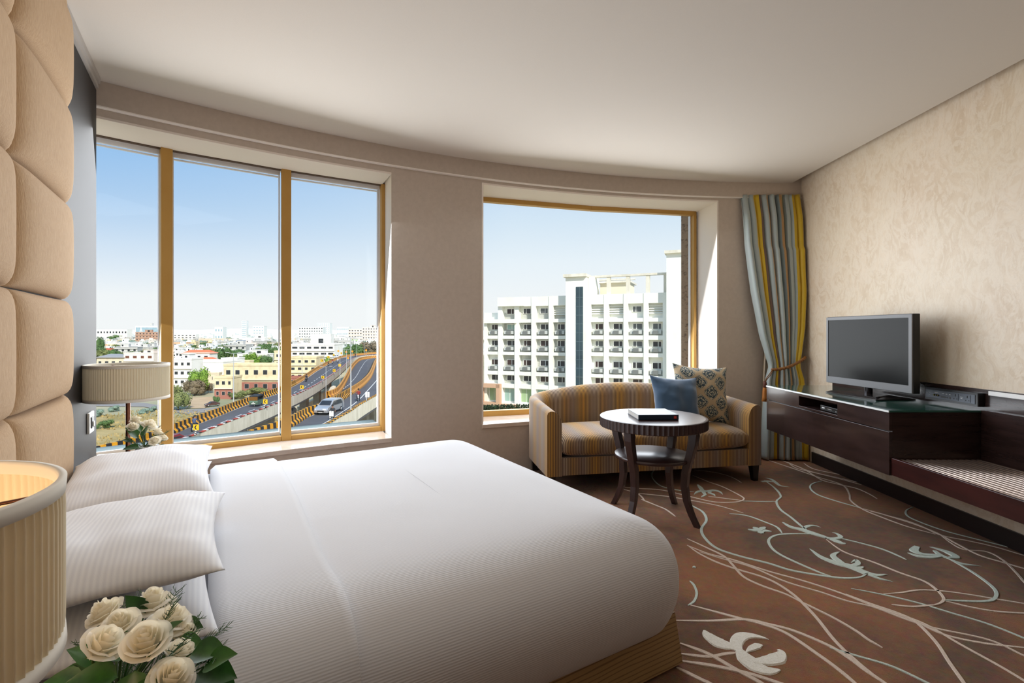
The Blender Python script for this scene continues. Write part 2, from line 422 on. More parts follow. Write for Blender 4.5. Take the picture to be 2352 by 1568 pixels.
# window 1: three panes between gold mullions
win1 = empty('window_1', (ring(RW + .3, R(-36)).x, ring(RW + .3, R(-36)).y, 0)); struct(win1, 'left window of three tall panes with bronze gold mullions', 'window')
def wmat(o):
    l = Matrix.LocRotScale(o.location, o.rotation_euler, o.scale)
    return wmat(o.parent) @ o.matrix_parent_inverse @ l if o.parent else l
def part(mb, name, mat, par, **k):
    """a part whose mesh is written in world coordinates"""
    o = mb.build(name, mat, None, **k); o.parent = par; o.matrix_parent_inverse = wmat(par).inverted()
    return o
mul = [((-2.905,2.80), (-2.86,2.845)), ((-2.339,3.308), (-2.292,3.354)), ((-1.739,3.747), (-1.681,3.781)), ((-1.087,4.131), (-1.052,4.151))]
lining = MB()
lining.arc(CC, RW - .002, RO, A1L, A1R, Z1T - .012, Z1T + .002, 24)
q_ = [ring(RW, A1R), ring(RW, A1R + .0045), ring(RO, A1R + .0045), ring(RO, A1R + .0040)]
lining.add([(p.x, p.y, z) for z in (Z1B - .03, Z1T) for p in q_], [(1,2,6,5),(2,3,7,6),(3,0,4,7),(4,5,6,7),(3,2,1,0)])
lining.add([(p.x, p.y, z) for z in (Z1B - .03, Z1T) for p in q_], [(0,1,5,4)], mi=1)
part(lining, 'reveal_lining', [cream, paint], win1)
part(MB().arc(CC, RW - .012, RO, A1L, A1R, Z1B - .035, Z1B, 24), 'sill', marble, win1, bevel=.004)
for i, (a, b) in enumerate(mul):
    if i == 0: continue
    m_ = MB(); m_.bar(a, b, .06, Z1B, Z1T - .01, off=.03)
    part(m_, 'mullion', gold, win1, bevel=.003)
for i in range(3):
    a, b = mul[i][1], mul[i+1][0]
    m_ = MB(); m_.bar(a, b, .05, Z1B, Z1B + .036, off=.03); part(m_, 'bottom_rail', gold, win1, bevel=.002)
    m_ = MB(); m_.bar(a, b, .03, Z1T - .018, Z1T - .010, off=.03); part(m_, 'top_rail', M('rail_dark', (84,64,48), .5), win1)
    A = Vector(a); B = Vector(b); d = (B - A).normalized()
    m_ = MB(); m_.bar(a, b, .02, Z1B + .02, Z1B + .062, off=.075); m_.bar(a, b, .02, Z1T - .046, Z1T - .012, off=.065); m_.bar(a, b, .015, Z1T - .060, Z1T - .050, off=.085)
    m_.bar(A, A + d*.006, .02, Z1B, Z1T - .02, off=.075); bw_ = .004 if i < 2 else .012; m_.bar(B - d*bw_, B, .02, Z1B, Z1T - .02, off=.070); m_.bar(B - d*(bw_+.005), B - d*(bw_+.002), .012, Z1B, Z1T - .02, off=.078)
    part(m_, 'outer_frame', white_fr, win1)
    m_ = MB(); m_.bar(A + d*.008, B - d*.018, .01, Z1B + .055, Z1T - .045, off=.088); part(m_, 'pane', glass, win1)
part(MB().arc(CC, RO - .01, RO + .24, A1L, A1R, .20, .425, 24), 'outer_ledge', ledge_m, win1)
# window 2: one wide pane
win2 = empty('window_2', (ring(RW + .3, R(-14)).x, ring(RW + .3, R(-14)).y, 0)); struct(win2, 'wide single pane window in a bronze gold frame behind the sofa', 'window')
lining = MB()
lining.arc(CC, RW - .002, RO, A2L, A2R, Z2T - .012, Z2T + .002, 24)
lining.arc(CC, RW - .002, RO, A2R - .0016, A2R + .0002, Z2B, Z2T, 2); lining.arc(CC, RW - .002, RO, A2L - .0002, A2L + .0016, Z2B, Z2T, 2)
part(lining, 'reveal_lining', cream, win2)
part(MB().arc(CC, RW - .012, RO, A2L, A2R, Z2B - .035, Z2B, 24), 'sill', marble, win2, bevel=.004)
pa, pm, pb = Vector((-.30,4.586)), Vector((.79,4.93)), Vector((1.915,5.15))
fm = MB()
for a, b in ((pa, pm), (pm, pb)):
    fm.bar(a, b, .06, Z2B, Z2B + .05, off=.03); fm.bar(a, b, .06, Z2T - .052, Z2T - .010, off=.03)
d = (pb - pm).normalized(); fm.bar(pb - d*.03, pb, .06, Z2B, Z2T - .01, off=.03); fm.bar(pa, pa + d*.035, .06, Z2B, Z2T - .01, off=.03)
part(fm, 'frame', gold, win2, bevel=.003)
fm = MB(); fm.bar(pb - d*.043, pb - d*.028, .03, Z2B + .03, Z2T - .05, off=.07); part(fm, 'outer_frame', white_fr, win2)
fm = MB(); fm.bar(pa, pm, .01, Z2B + .02, Z2T - .04, off=.075); fm.bar(pm, pb, .01, Z2B + .02, Z2T - .04, off=.075); part(fm, 'pane', glass, win2)
stone = M('brown_stone', (150,124,98), .9, c2=(104,80,58), vs=14, vc=(.52,.66), stretch=(1,1,2.6), bump=.7, bs=40)
q = ring(RW + .44, A2R); q2 = q + Vector((-.06,.30,0))
st_ = MB(); st_.prism([(q.x+.03,q.y-.02), (q.x+.4,q.y-.02), (q.x+.4,q2.y), (q2.x,q2.y)], -1, 3.4); part(st_, 'stone_pier', stone, win2)

# ceiling and hidden slab above
cp = [ring(RP, lerp(R(-46), math.asin((2.70-CC[0])/RP), i/48)) for i in range(49)]
ceil_poly = [(p.x, p.y) for p in cp] + [(2.70,-2.4), (hb0.x,-2.4), (hb0.x, hb0.y)] + [(st(-.62,3.5).x, st(-.62,3.5).y)]
struct(MB().prism(ceil_poly, ZC, 2.76).build('ceiling', ceil_m), 'plain white ceiling', 'ceiling')
sl_ = [ring(RO + .02, lerp(A_L, A_R + .012, i/40)) for i in range(41)]
struct(MB().prism([(p.x, p.y) for p in sl_] + [(XW+.16,-2.7), (-.2,-2.7), (st(-.76,3.5).x, st(-.76,3.5).y)], 2.80, 3.0).build('ceiling_slab', ceil_m), 'slab above the ceiling recess', 'ceiling')
# other walls
struct(MB().bb(XW,-2.6,-.1,XW+.15,4.95,2.85).build('wall_right', plaster), 'beige venetian plaster wall behind the television', 'wall')
struct(MB().bb(.4,-2.6,-.1,XW+.1,-2.4,2.85).build('wall_back', M('back_wardrobe_wood', (92,70,58), .5)), 'back wall', 'wall')
wl = MB().bb(-.74,-2.7,-.1,-.59,3.64,2.85).build('wall_left', paint, rot=(0,0,BA)); struct(wl, 'wall behind the bed', 'wall')
dark_w = M('dark_wenge', (58,42,40), .22, c2=(44,31,29), vs=3, stretch=(1,1,8), coat=.25)
struct(MB().bb(2.775,-2.3,0,XW,4.60,.10).build('baseboard_right', M('baseboard_dark', (36,27,26), .4)), 'dark baseboard under the console', 'baseboard')
# ================================================================== FURNITURE
linen = M('headboard_fabric', (194,162,124), .9, c2=(178,144,106), vs=260, stretch=(1,1,.12), bump=.35, bs=420, sheen=.15)
blackgap = M('black_backing', (18,16,16), .8)
# ---- headboard: two columns of padded panels up to the ceiling
HB = -.512; cols = [1.43, 2.16, 2.893]; hb = empty('headboard', st(HB - .05, 2.16, 0), BA)
tag(hb, 'tall beige upholstered headboard of padded square panels behind the bed', 'headboard')
MB().bb(-.025, -.72, .1, -.01, .72, ZC - .004).build('backing_board', blackgap, hb)
def pad(w, h, T=.055, n=22):
    mb = MB(); rows = []
    for i in range(n+1):
        row = []
        for j in range(n+1):
            u = -1 + 2*i/n; v = -1 + 2*j/n
            u = math.copysign(1-(1-abs(u))**1.6, u); v = math.copysign(1-(1-abs(v))**1.6, v)
            k = ((1-abs(u)**7)*(1-abs(v)**7))
            row.append((T*max(k, 0)**.42 + .012*(1-u*u)*(1-v*v), u*w/2*(1-.012*(1-v*v)), v*h/2*(1-.012*(1-u*u))))
        rows.append(row)
    mb.grid(rows)
    return mb
pm_ = None
zs = [.10, .515, .930, 1.345, 1.763, 2.178, 2.593]
for k in range(6):
    for c in range(2):
        y0, y1 = cols[c] - 2.16, cols[c+1] - 2.16; h = zs[k+1]-zs[k]
        pad(y1-y0-.002, h-.002).build('padded_panel', linen, hb, loc=(-.008, (y0+y1)/2, (zs[k]+zs[k+1])/2))
for c in range(2):
    y0, y1 = cols[c] - 2.16, cols[c+1] - 2.16
    pad(y1-y0-.002, .048, .03).build('padded_panel', linen, hb, loc=(-.008, (y0+y1)/2, 2.595 + .0245))
# ---- dark panel beside the headboard
slat = wave_mat('grey_brushed_panel', (36,32,32), (46,42,41), 60, 'Y', .6, .15, dist=.6)
sp = MB().bb(-.59, 2.86, 0, -.572, 3.655, 2.59).build('side_panel', slat, None, rot=(0,0,BA), bevel=.002)
tag(sp, 'glossy grey brown wall panel between headboard and left window', 'wall panel')
cn = MB().bb(-.59, 2.86, 2.592, -.560, 3.64, 2.612).bb(-.59, 2.86, 2.612, -.548, 3.62, ZC - .002).build('trim_2', M('trim_grey', (176,168,162), .5), None, rot=(0,0,BA)); struct(cn, 'slim cornice strip on top of the dark side panel', 'cornice')
# light switch on the panel
sw = empty('light_switch', st(-.571, 3.455, .72), BA); tag(sw, 'white light switch plate on the dark panel beside the headboard', 'light switch')
swm = M('switch_white', (232,230,226), .35); MB().bb(0,-.06,-.055,.012,.06,.055).build('plate', swm, sw, bevel=.003)
MB().bb(.012,-.028,-.03,.017,.028,.03).build('insert', M('switch_dark', (48,48,50), .4), sw, bevel=.002); MB().bb(.017,-.012,-.022,.022,.012,.006).build('rocker', swm, sw, bevel=.002)

# ---- bed
BO = (.47, 2.12)
bed = empty('bed', st(*BO, 0), BA); tag(bed, 'wide bed on an oak base standing against the padded headboard', 'bed')
def oak_mat():
    mt, nt, b = new_mat('oak_grain'); L = nt.links
    tc = nd(nt, 'ShaderNodeTexCoord'); mp = nd(nt, 'ShaderNodeMapping'); mp.inputs['Scale'].default_value = (1.6,1,10); mp.inputs['Rotation'].default_value = (0,.05,0); L.new(tc.outputs['Object'], mp.inputs[0])
    w_ = nd(nt, 'ShaderNodeTexWave', Scale=2.1, Distortion=5.5, Detail=2.0); w_.inputs['Detail Scale'].default_value = .9; w_.bands_direction = 'Z'; L.new(mp.outputs[0], w_.inputs['Vector'])
    cr = nd(nt, 'ShaderNodeValToRGB'); e = cr.color_ramp.elements; e[0].position = .0; e[0].color = lin((122,94,58)); e[1].position = .22; e[1].color = lin((172,142,96))
    L.new(w_.outputs['Fac'], cr.inputs[0]); L.new(cr.outputs[0], b.inputs['Base Color']); b.inputs['Roughness'].default_value = .5
    return mt
oak = oak_mat()
mb = MB(); mb.add([(-.97,-.905,.012),(.98,-.905,.012),(.962,-.885,.19),(-.97,-.885,.19),(-.97,-.88,.012),(.98,-.88,.012),(.962,-.865,.19),(-.97,-.865,.19)], [(0,1,2,3),(5,4,7,6),(1,5,6,2),(4,0,3,7),(3,2,6,7),(4,5,1,0)]); mb.build('side_board', oak, bed)
mb = MB().bb(-.97,.885,.012,.98,.905,.19); mb.build('side_board', oak, bed)
mb = MB().bb(.965,-.862,.012,.985,.88,.19); mb.build('foot_board', oak, bed)
MB().bb(-.97,-.86,.0,.955,.88,.175).build('base_frame', M('bed_base_dark', (52,34,24), .7), bed)
sheet = M('white_sheet', (222,222,227), .85, c2=(218,218,223), vs=8, bump=.08, bs=12)
rib = wave_mat('ribbed_cotton', (224,225,229), (220,221,225), 46, 'Y', .85, .17, fabric=.12, uv=True)
satin = wave_mat('satin_stripe', (236,237,240), (226,227,232), 29, 'X', .75, .05, fabric=.1)
def rr_path(s0, s1, t0, t1, r, k=10, ns=14):
    """open outline: head-near -> foot -> head-far, local bed axes"""
    p = []
    for i in range(ns): p.append((lerp(s0, s1-r, i/ns), t0))
    for i in range(k+1):
        a = PI/2*i/k; p.append((s1-r+r*sin(a), t0+r-r*cos(a)))
    for i in range(1, ns): p.append((s1, lerp(t0+r, t1-r, i/ns)))
    for i in range(k+1):
        a = PI/2*i/k; p.append((s1-r+r*cos(a), t1-r+r*sin(a)))
    for i in range(1, ns+1): p.append((lerp(s1-r, s0, i/ns), t1))
    return p
PROF = [(.050,.155),(.066,.165),(.092,.22),(.106,.28),(.107,.335),(.097,.385),(.076,.43),(.044,.466),(.004,.493),(-.045,.512),(-.10,.5235),(-.17,.530),(-.28,.5345),(-.45,.536),(-.60,.537)]
PROF = [(p[0], p[1]) for p in crom([(o, z, 0) for o, z in PROF], 3)]
def loft(s0, s1, t0, t1, prof, rmin=.05, rc=.11, wob=.004, seed=0):
    rows = []
    for o, z in prof:
        ring_ = rr_path(s0, s1+o, t0-o, t1+o, max(rmin, rc+o) if o > -.3 else .02, 10, 40)
        row = []
        for x, y in ring_:
            k = noise.noise(Vector((x*2.2+seed, y*2.2, z*2)))*wob
            k2 = noise.noise(Vector((x*6+seed, y*6, z*5)))*wob*.35
            bl_ = max(0, min(1, (.10-o)/.2)); tgt = Vector((1,0,0)) if abs(x - (s1+o)) < .02 and abs(y) < .8 else Vector((0, -1 if y < 0 else 1, 0)); n = tgt*(1-bl_)*.6 + Vector((0,0,1))*bl_
            q_ = Vector((x, y, z)) + n*(k+k2); row.append(q_)
        rows.append(row)
    return rows
mp_ = [(.0,.17),(.03,.19),(.03,.44),(.012,.475),(-.04,.492),(-.2,.495),(-.5,.495),(-.9,.495)]
m_ = MB(); m_.grid(loft(-.97, .86, -.84, .84, mp_, wob=.002)); m_.bb(-.97,-.84,.17,.84,.84,.40)
m_.build('mattress', sheet, bed)
dv = empty('duvet', st(.9, 2.12, .17), BA); tag(dv, 'white ribbed duvet spread over the bed and hanging down its sides', 'duvet')
def inv(par): return wmat(par).inverted() @ Matrix.LocRotScale(Vector(st(*BO, 0)), Euler((0,0,BA)), Vector((1,1,1)))
def bedpart(mb, name, mat, par, **k):
    o = mb.build(name, mat, None, **k); o.parent = par; o.matrix_parent_inverse = Matrix.Identity(4)
    l, r_, s_ = inv(par).decompose(); o.location = l; o.rotation_euler = r_.to_euler()
    return o
m_ = MB(); rw_ = loft(.255-.47, .93, -.85, .86, PROF, wob=.0045)
ex_ = [0]*len(PROF)
for i in range(len(PROF)-2, -1, -1):
    a, b = PROF[i], PROF[i+1]; ex_[i] = ex_[i+1] + max(0, math.hypot(a[0]-b[0], a[1]-b[1]) - (a[0]-b[0]))
m_.grid(rw_, uv=[[(p.x, p.y + max(-1, min(1, p.y/.3))*ex_[i]) for p in r_] for i, r_ in enumerate(rw_)])
lp_ = rw_[-1]; n2 = len(lp_)//2
gg_ = [[lp_[i].lerp(lp_[-1-i], k/8) for k in range(9)] for i in range(n2)]; m_.grid(gg_, uv=[[(p.x, p.y) for p in r_] for r_ in gg_])
bedpart(m_, 'cover', rib, dv)
# folded-over band at the head end of the duvet
rows = []
sp_ = [(o+.012, z+.014) for o, z in PROF]
cs = [(-.85-o, z) for o, z in sp_] ; cs = cs[:-1] + [(0, .553)] + [(.86+o, z) for o, z in reversed(sp_[:-1])]
for i in range(15):
    s_ = lerp(-.012, .285, i/13) if i < 14 else .287
    row = []
    for y, z in cs:
        wv = .008*sin(y*5+.4) + .004*sin(y*13)
        kk = 1 if i < 14 else 0
        dz = 0 if i < 14 else -.016
        dy = 0 if i < 14 else (.012 if y < -.8 else (-.012 if y > .8 else 0))
        e = -.02 if i == 0 else 0
        row.append((s_-.47+wv*(i/14), y+dy, z+dz+e + .003*noise.noise(Vector((s_*7, y*4, 1)))))
    rows.append(row)
ac_ = [0]
for a, b in zip(cs, cs[1:]): ac_.append(ac_[-1] + math.hypot(a[0]-b[0], a[1]-b[1]))
ac_ = [a - ac_[-1]/2 for a in ac_]
m_ = MB(); m_.grid(rows, uv=[[(p[0], ac_[j]) for j, p in enumerate(r_)] for r_ in rows]); bedpart(m_, 'folded_band', rib, dv)

def pillow_mb(w, l, T, n=30, pinch=.10, seed=0, wr=.0035, flat=.55, p=3.2, uv=False):
    mb = MB()
    for side in (1, -1):
        rows = []; uvs = []
        for i in range(n+1):
            row = []; ur = []
            for j in range(n+1):
                u = -1 + 2*i/n; v = -1 + 2*j/n
                u = math.copysign(1-(1-abs(u))**1.5, u); v = math.copysign(1-(1-abs(v))**1.5, v)
                k = max(0, (1-abs(u)**p)*(1-abs(v)**p))**.55
                x = w/2*u*(1-pinch*(1-v*v)*abs(u)); y = l/2*v*(1-pinch*(1-u*u)*abs(v))
                z = side*T/2*k*(1 if side > 0 else flat)
                d = noise.noise(Vector((u*2.3+seed, v*2.3, side)))*wr*3 + noise.noise(Vector((u*6+seed, v*6, side)))*wr
                z += d*min(1, 3*k)*(1.0 if side > 0 else .6)
                row.append((x, y, z)); ur.append((u*.5+.5, v*.5+.5))
            rows.append(row); uvs.append(ur)
        mb.grid(rows if side > 0 else [r[::-1] for r in rows], uv=(uvs if side > 0 else [r[::-1] for r in uvs]) if uv else None)
    return mb
def pillow(label, s_, t_, z, w, l, T, rot, seed, group=None):
    o = pillow_mb(w, l, T, seed=seed).build('pillow', satin, None, weld=True)
    o.location = st(s_, t_, z); o.rotation_euler = Euler((rot[0], rot[1], BA + rot[2]))
    tag(o, label, 'pillow', 'white satin striped bed pillows'); return o
pillow('white striped pillow directly on the sheet, under the pillow nearest the lit lamp', -.255, 1.63, .548, .52, .80, .15, (0,R(-2),R(1)), 3)
pillow('white striped pillow on top of the stack closest to the lit lamp and roses', -.240, 1.605, .658, .54, .74, .145, (R(-3),R(-3),R(-1)), 7)
pillow('white striped pillow directly on the sheet at the window side of the bed', -.265, 2.57, .535, .52, .80, .12, (0,R(-2),0), 11)
pillow('white striped pillow on top of the stack at the window side of the bed', -.255, 2.50, .603, .52, .78, .165, (R(3),R(-3),R(1)), 15)

# ---- night stands, lamps
ns_m = M('nightstand_wenge', (70,48,40), .3, c2=(56,37,31), vs=3, stretch=(1,1,8), coat=.2)
def nightstand(s_, t_, label):
    o = empty('nightstand', st(s_, t_, 0), BA); tag(o, label, 'nightstand', 'bedside tables')
    MB().bb(-.2,-.24,.06,.2,.24,.5).build('body', ns_m, o, bevel=.004); MB().bb(-.18,-.22,0,.18,.22,.06).build('plinth', blackgap, o)
    MB().bb(-.21,-.25,.5,.21,.25,.525).build('top', ns_m, o, bevel=.004)
    dr = MB().bb(.2,-.225,.30,.214,.225,.485).build('drawer', ns_m, o, bevel=.003); MB().bb(.214,-.05,.39,.224,.05,.40).build('handle', M('chrome', (200,200,200), .15, 1), dr)
    return o
nightstand(-.30, .78, 'dark wood bedside table under the lit lamp and large rose bouquet')
nightstand(-.345, 3.30, 'dark wood bedside table between the bed and the left window')
def shade_mat():
    mt, nt, b = new_mat('pleated_shade'); L = nt.links
    b.inputs['Base Color'].default_value = lin((226,215,188)); b.inputs['Roughness'].default_value = .9
    o = nt.nodes['Material Output']; t = nd(nt, 'ShaderNodeBsdfTranslucent'); t.inputs[0].default_value = lin((250,236,206))
    mx = nd(nt, 'ShaderNodeMixShader'); mx.inputs[0].default_value = .035
    L.new(b.outputs[0], mx.inputs[1]); L.new(t.outputs[0], mx.inputs[2]); L.new(mx.outputs[0], o.inputs[0])
    return mt
shade_m = shade_mat()
copper = M('copper_stem', (150,104,84), .2, 1, c2=(120,78,62), vs=3); trim_m = M('shade_trim', (226,220,208), .8)
bulb_m, nt_, b_ = new_mat('lamp_bulb'); b_.inputs['Base Color'].default_value = (1,.8,.5,1); b_.inputs['Emission Color'].default_value = (1,.62,.30,1); b_.inputs['Emission Strength'].default_value = 12
def table_lamp(s_, t_, label, lit):
    o = empty('table_lamp', st(s_, t_, .525), BA); tag(o, label, 'table lamp', 'pair of bedside lamps')
    z0, z1, r = .846-.525, 1.035-.525, .184
    sh = MB(); sh.lathe([(r-.001,z0+.012),(r,z0+.03),(r,z1-.03),(r-.001,z1-.012)], 800, wob=lambda q: .024*(1-abs(sin(q*50))) - .014)
    sh.build('lamp_shade', shade_m, o)
    MB().lathe([(r-.004,z1-.016),(r+.002,z1-.016),(r+.003,z1),(r-.004,z1+.001),(r-.006,z1-.004),(r-.004,z1-.016)], 96).build('top_trim', trim_m, o)
    MB().lathe([(r-.004,z0+.016),(r+.002,z0+.016),(r+.003,z0),(r-.004,z0-.001),(r-.004,z0+.016)], 96).build('bottom_trim', trim_m, o)
    MB().lathe([(0,0),(.075,0),(.075,.012),(.03,.022),(.012,.03),(.0,.03)], 40).build('foot', copper, o)
    MB().rod((0,0,.02),(0,0,z0+.06),.0105,16).build('stem', copper, o)
    sp_ = MB()
    for k in range(3): sp_.rod((0,0,z1-.03),((r-.004)*cos(2*PI*k/3),(r-.004)*sin(2*PI*k/3),z1-.012),.002,6)
    sp_.rod((0,0,z0+.05),(0,0,z1-.03),.003,6); sp_.build('shade_spider', copper, o)
    MB().lathe([(0,z0+.055),(.012,z0+.055),(.016,z0+.075),(.027,z0+.1),(.029,z0+.115),(.022,z0+.133),(0,z0+.142)], 20).build('bulb', bulb_m if lit else M('bulb_off', (236,230,220), .3), o)
    return o
table_lamp(-.33, .732, 'lit pleated drum lamp beside the large rose bouquet, nearest the camera', True)
table_lamp(-.39, 3.33, 'unlit pleated drum lamp on the window side of the bed, before the left window', False)
pl_ = bpy.data.lights.new('lamp_glow', 'POINT'); pl_.energy = 2.4; pl_.color = (1,.72,.47); pl_.shadow_soft_size = .03
lo = bpy.data.objects.new('lamp_glow', pl_); COL.objects.link(lo); lo.location = st(-.33, .732, .975)

# ---- roses
def petal_mat():
    mt, nt, b = new_mat('rose_petal'); L = nt.links
    b.inputs['Base Color'].default_value = lin((254,250,240)); b.inputs['Roughness'].default_value = .6
    o = nt.nodes['Material Output']; t = nd(nt, 'ShaderNodeBsdfTranslucent'); t.inputs[0].default_value = lin((255,246,222))
    mx = nd(nt, 'ShaderNodeMixShader'); mx.inputs[0].default_value = .42
    L.new(b.outputs[0], mx.inputs[1]); L.new(t.outputs[0], mx.inputs[2]); L.new(mx.outputs[0], o.inputs[0])
    return mt
petal = petal_mat()
leaf_m = M('rose_leaf', (52,104,36), .4, c2=(30,72,26), vs=30); stem_m = M('rose_stem', (74,104,44), .5); fern_m = M('fern_green', (66,98,58), .6)
def bloom_mb(seed, openness, R0=1.0):
    """rose head, about 2 units wide, base at z=0"""
    rn = random.Random(seed); mb = MB()
    layers = [(.16,.1,3,1.5,1.55),(.34,.2,3,1.25,1.5),(.52,.36,4,1.0,1.42),(.70,.52+.25*openness,4,.9,1.3-.12*openness),(.86,.75+.55*openness,5,.82,1.14-.22*openness),(.98,.95+.8*openness,5,.8,.98-.35*openness)]
    for li, (rad, flare, n, wid, ht) in enumerate(layers):
        off = rn.random()*6
        for k in range(n):
            ph = off + 2*PI*k/n + rn.uniform(-.12,.12); hh = ht*rn.uniform(.94,1.06); rows = []
            for i in range(9):
                t = i/8; row = []
                for j in range(9):
                    a = -1 + 2*j/8
                    rr_ = rad*(.22 + .78*math.sin(min(1, t*1.25)*PI/2)**.8)
                    curl = max(0, t-.62)/.38
                    rr_ += flare*.36*curl**2*(1-.25*abs(a)) + .05*abs(a)**2*t
                    z = hh*(t - .05 - .13*abs(a)**2.5*t - .22*flare*curl**2.2)
                    z += .02*sin(a*4+seed+k)*t
                    ww = wid*(.5 + .5*min(1, t*1.6))
                    an = ph + a*ww*.85
                    row.append((rr_*cos(an), rr_*sin(an), z))
                rows.append(row)
            mb.grid(rows)
    return mb
BLOOM = {}
def bloom_mesh(kind):
    if kind not in BLOOM: BLOOM[kind] = bloom_mb(kind[0], kind[1]).mesh('bloom', petal)
    return BLOOM[kind]
_ss = MB(); _ss.tube([(0,0,0),(0,0,.1)], .03, 6)
def rose(P, size, kind, tilt, base, label, group):
    """P bloom centre, base = where the stem goes in the vase"""
    o = empty('rose', P); o.rotation_euler = tilt; tag(o, label, 'rose', group)
    b = bpy.data.objects.new('bloom', bloom_mesh(kind)); COL.objects.link(b); b.parent = o; k = size/2.4; b.scale = (k*.88,k*.88,k*1.12); b.location = (0,0,-.6*k)
    Rm = Euler(tilt).to_matrix().inverted()
    e = Rm @ (Vector(base) - Vector(P)); a = Vector((0,0,-.5*k))
    c = MB(); c.tube(crom([a, a + Vector((0,0,-.5*k)) + e*.15, e], 5), [.0022]*11, 6); c.build('stem', stem_m, o)
    s_ = MB()
    for q in range(5):
        an = 2*PI*q/5
        s_.grid([[(.1*k*cos(an+d), .1*k*sin(an+d), -.58*k) for d in (-.5,.5)], [(.42*k*cos(an+d*.7), .42*k*sin(an+d*.7), -.45*k) for d in (-.5,.5)], [(.72*k*cos(an+d*.05), .72*k*sin(an+d*.05), -.62*k) for d in (-.5,.5)]])
    s_.build('sepals', stem_m, o)
    return o
def leaf_mb(mb, P, d, up, L, W, n=8):
    P = Vector(P); d = Vector(d).normalized(); up = Vector(up); s_ = d.cross(up).normalized(); up = s_.cross(d).normalized(); rows = []
    for i in range(n+1):
        t = i/n; w_ = W*sin(PI*t**.8)*(1-.15*t); c = P + d*L*t - up*L*.22*t*t
        rows.append([c - s_*w_ + up*w_*.28, c - s_*w_*.5 + up*w_*.06, c, c + s_*w_*.5 + up*w_*.06, c + s_*w_ + up*w_*.28])
    mb.grid(rows)
def fern_mb(A, B, L=.03, n=26, sag=.02, seed=0):
    rn = random.Random(seed); mb = MB(); A = Vector(A); B = Vector(B); d = (B-A).normalized()
    x = d.cross(Vector((0,0,1)));  x = x.normalized() if x.length > .01 else Vector((1,0,0)); pts = []
    for i in range(n+1):
        t = i/n; pts.append(A + (B-A)*t + Vector((0,0,-sag*t*t*2)))
    mb.tube(pts, [lerp(.0013,.0005,i/n) for i in range(n+1)], 5)
    for i in range(5, n+1):
        l = L*(1.1-.8*abs(i/n-.45))
        for sd in (-1, 1):
            q = pts[i]; dd = (d*.7 + x*sd + Vector((0,0,rn.uniform(-.4,.4)))).normalized()
            mb.tube([q, q + dd*l*rn.uniform(.6,1.0)], [.0008,.0002], 4)
            for m in range(3):
                qq = q + dd*l*(.25+.2*m); ee = (dd*.6 + d*.6 + x*sd*rn.uniform(-.7,.7) + Vector((0,0,rn.uniform(-.5,.5)))).normalized()
                mb.tube([qq, qq + ee*l*.32], [.0006,.0002], 3)
    return mb
vase_m = M('vase_glass_white', (226,226,222), .15)
def bouquet(s_, t_, label, leaves, ferns):
    o = empty('flower_vase', st(s_, t_, .525), 0); tag(o, label, 'vase of greenery')
    c = st(s_, t_, .525)
    MB().lathe([(0,0),(.032,0),(.04,.02),(.046,.05),(.04,.085),(.034,.1),(.031,.1),(.037,.08),(.042,.05),(.035,.01),(0,.008)], 40).build('vase', vase_m, o)
    for P, d, up, L, W in leaves:
        m_ = MB(); leaf_mb(m_, P, d, up, L, W); base = c + Vector((0,0,.09)); m_.tube([base, Vector(P)], .0012, 5)
        part(m_, 'leaf', leaf_m, o)
    for i, (B, sg) in enumerate(ferns):
        part(fern_mb(c + Vector((0,0,.09)), B, seed=i, sag=sg), 'fern_sprig', fern_m, o)
    return o, c + Vector((0,0,.10))
def near(u, v, Y): return at(u, v, Y)
vs_, vt_ = -.13, .985
lv = []
rn = random.Random(4)
for u, v, Y, du, dv_, L, W in [(215,1545,.74,-1,-.2,.07,.022),(300,1500,.78,-.3,.3,.06,.024),(270,1555,.72,-.5,.1,.06,.024),(360,1475,.74,.6,.8,.06,.013),(395,1490,.80,.9,.4,.06,.022),(440,1500,.76,1,.3,.06,.022),(455,1545,.76,1,.1,.065,.026),(470,1530,.74,.8,.6,.06,.02),(310,1540,.70,.1,-.4,.06,.026),(340,1520,.74,.3,.6,.06,.024),(380,1560,.73,.3,-.2,.06,.024),(250,1520,.76,-.6,.5,.06,.02),(410,1440,.86,.8,.2,.05,.018),(330,1415,.88,-.2,.7,.05,.018),(300,1445,.86,-.4,.2,.05,.018),(480,1560,.78,1,-.3,.05,.02),(190,1560,.72,-.8,.1,.05,.018),(350,1550,.69,0,-.8,.05,.024)]:
    lv.append((near(u,v,Y), (du, -.25, dv_*.8+.1), (0,-.5,1), L, W))
fe = [(near(520,1440,.84),.0),(near(505,1462,.80),.01),(near(500,1505,.84),.012),(near(510,1545,.80),.02),(near(495,1480,.74),.01),(near(405,1360,.92),0),(near(285,1385,.92),.0),(near(190,1475,.78),.0),(near(330,1365,.92),0),(near(455,1420,.86),0),(near(500,1568,.76),.01),(near(400,1385,.78),0),(near(440,1455,.72),0),(near(185,1530,.74),.005)]
bo, vb = bouquet(vs_, vt_, 'leafy greenery and fern sprigs in the vase of the large bouquet by the lit lamp', lv, fe)
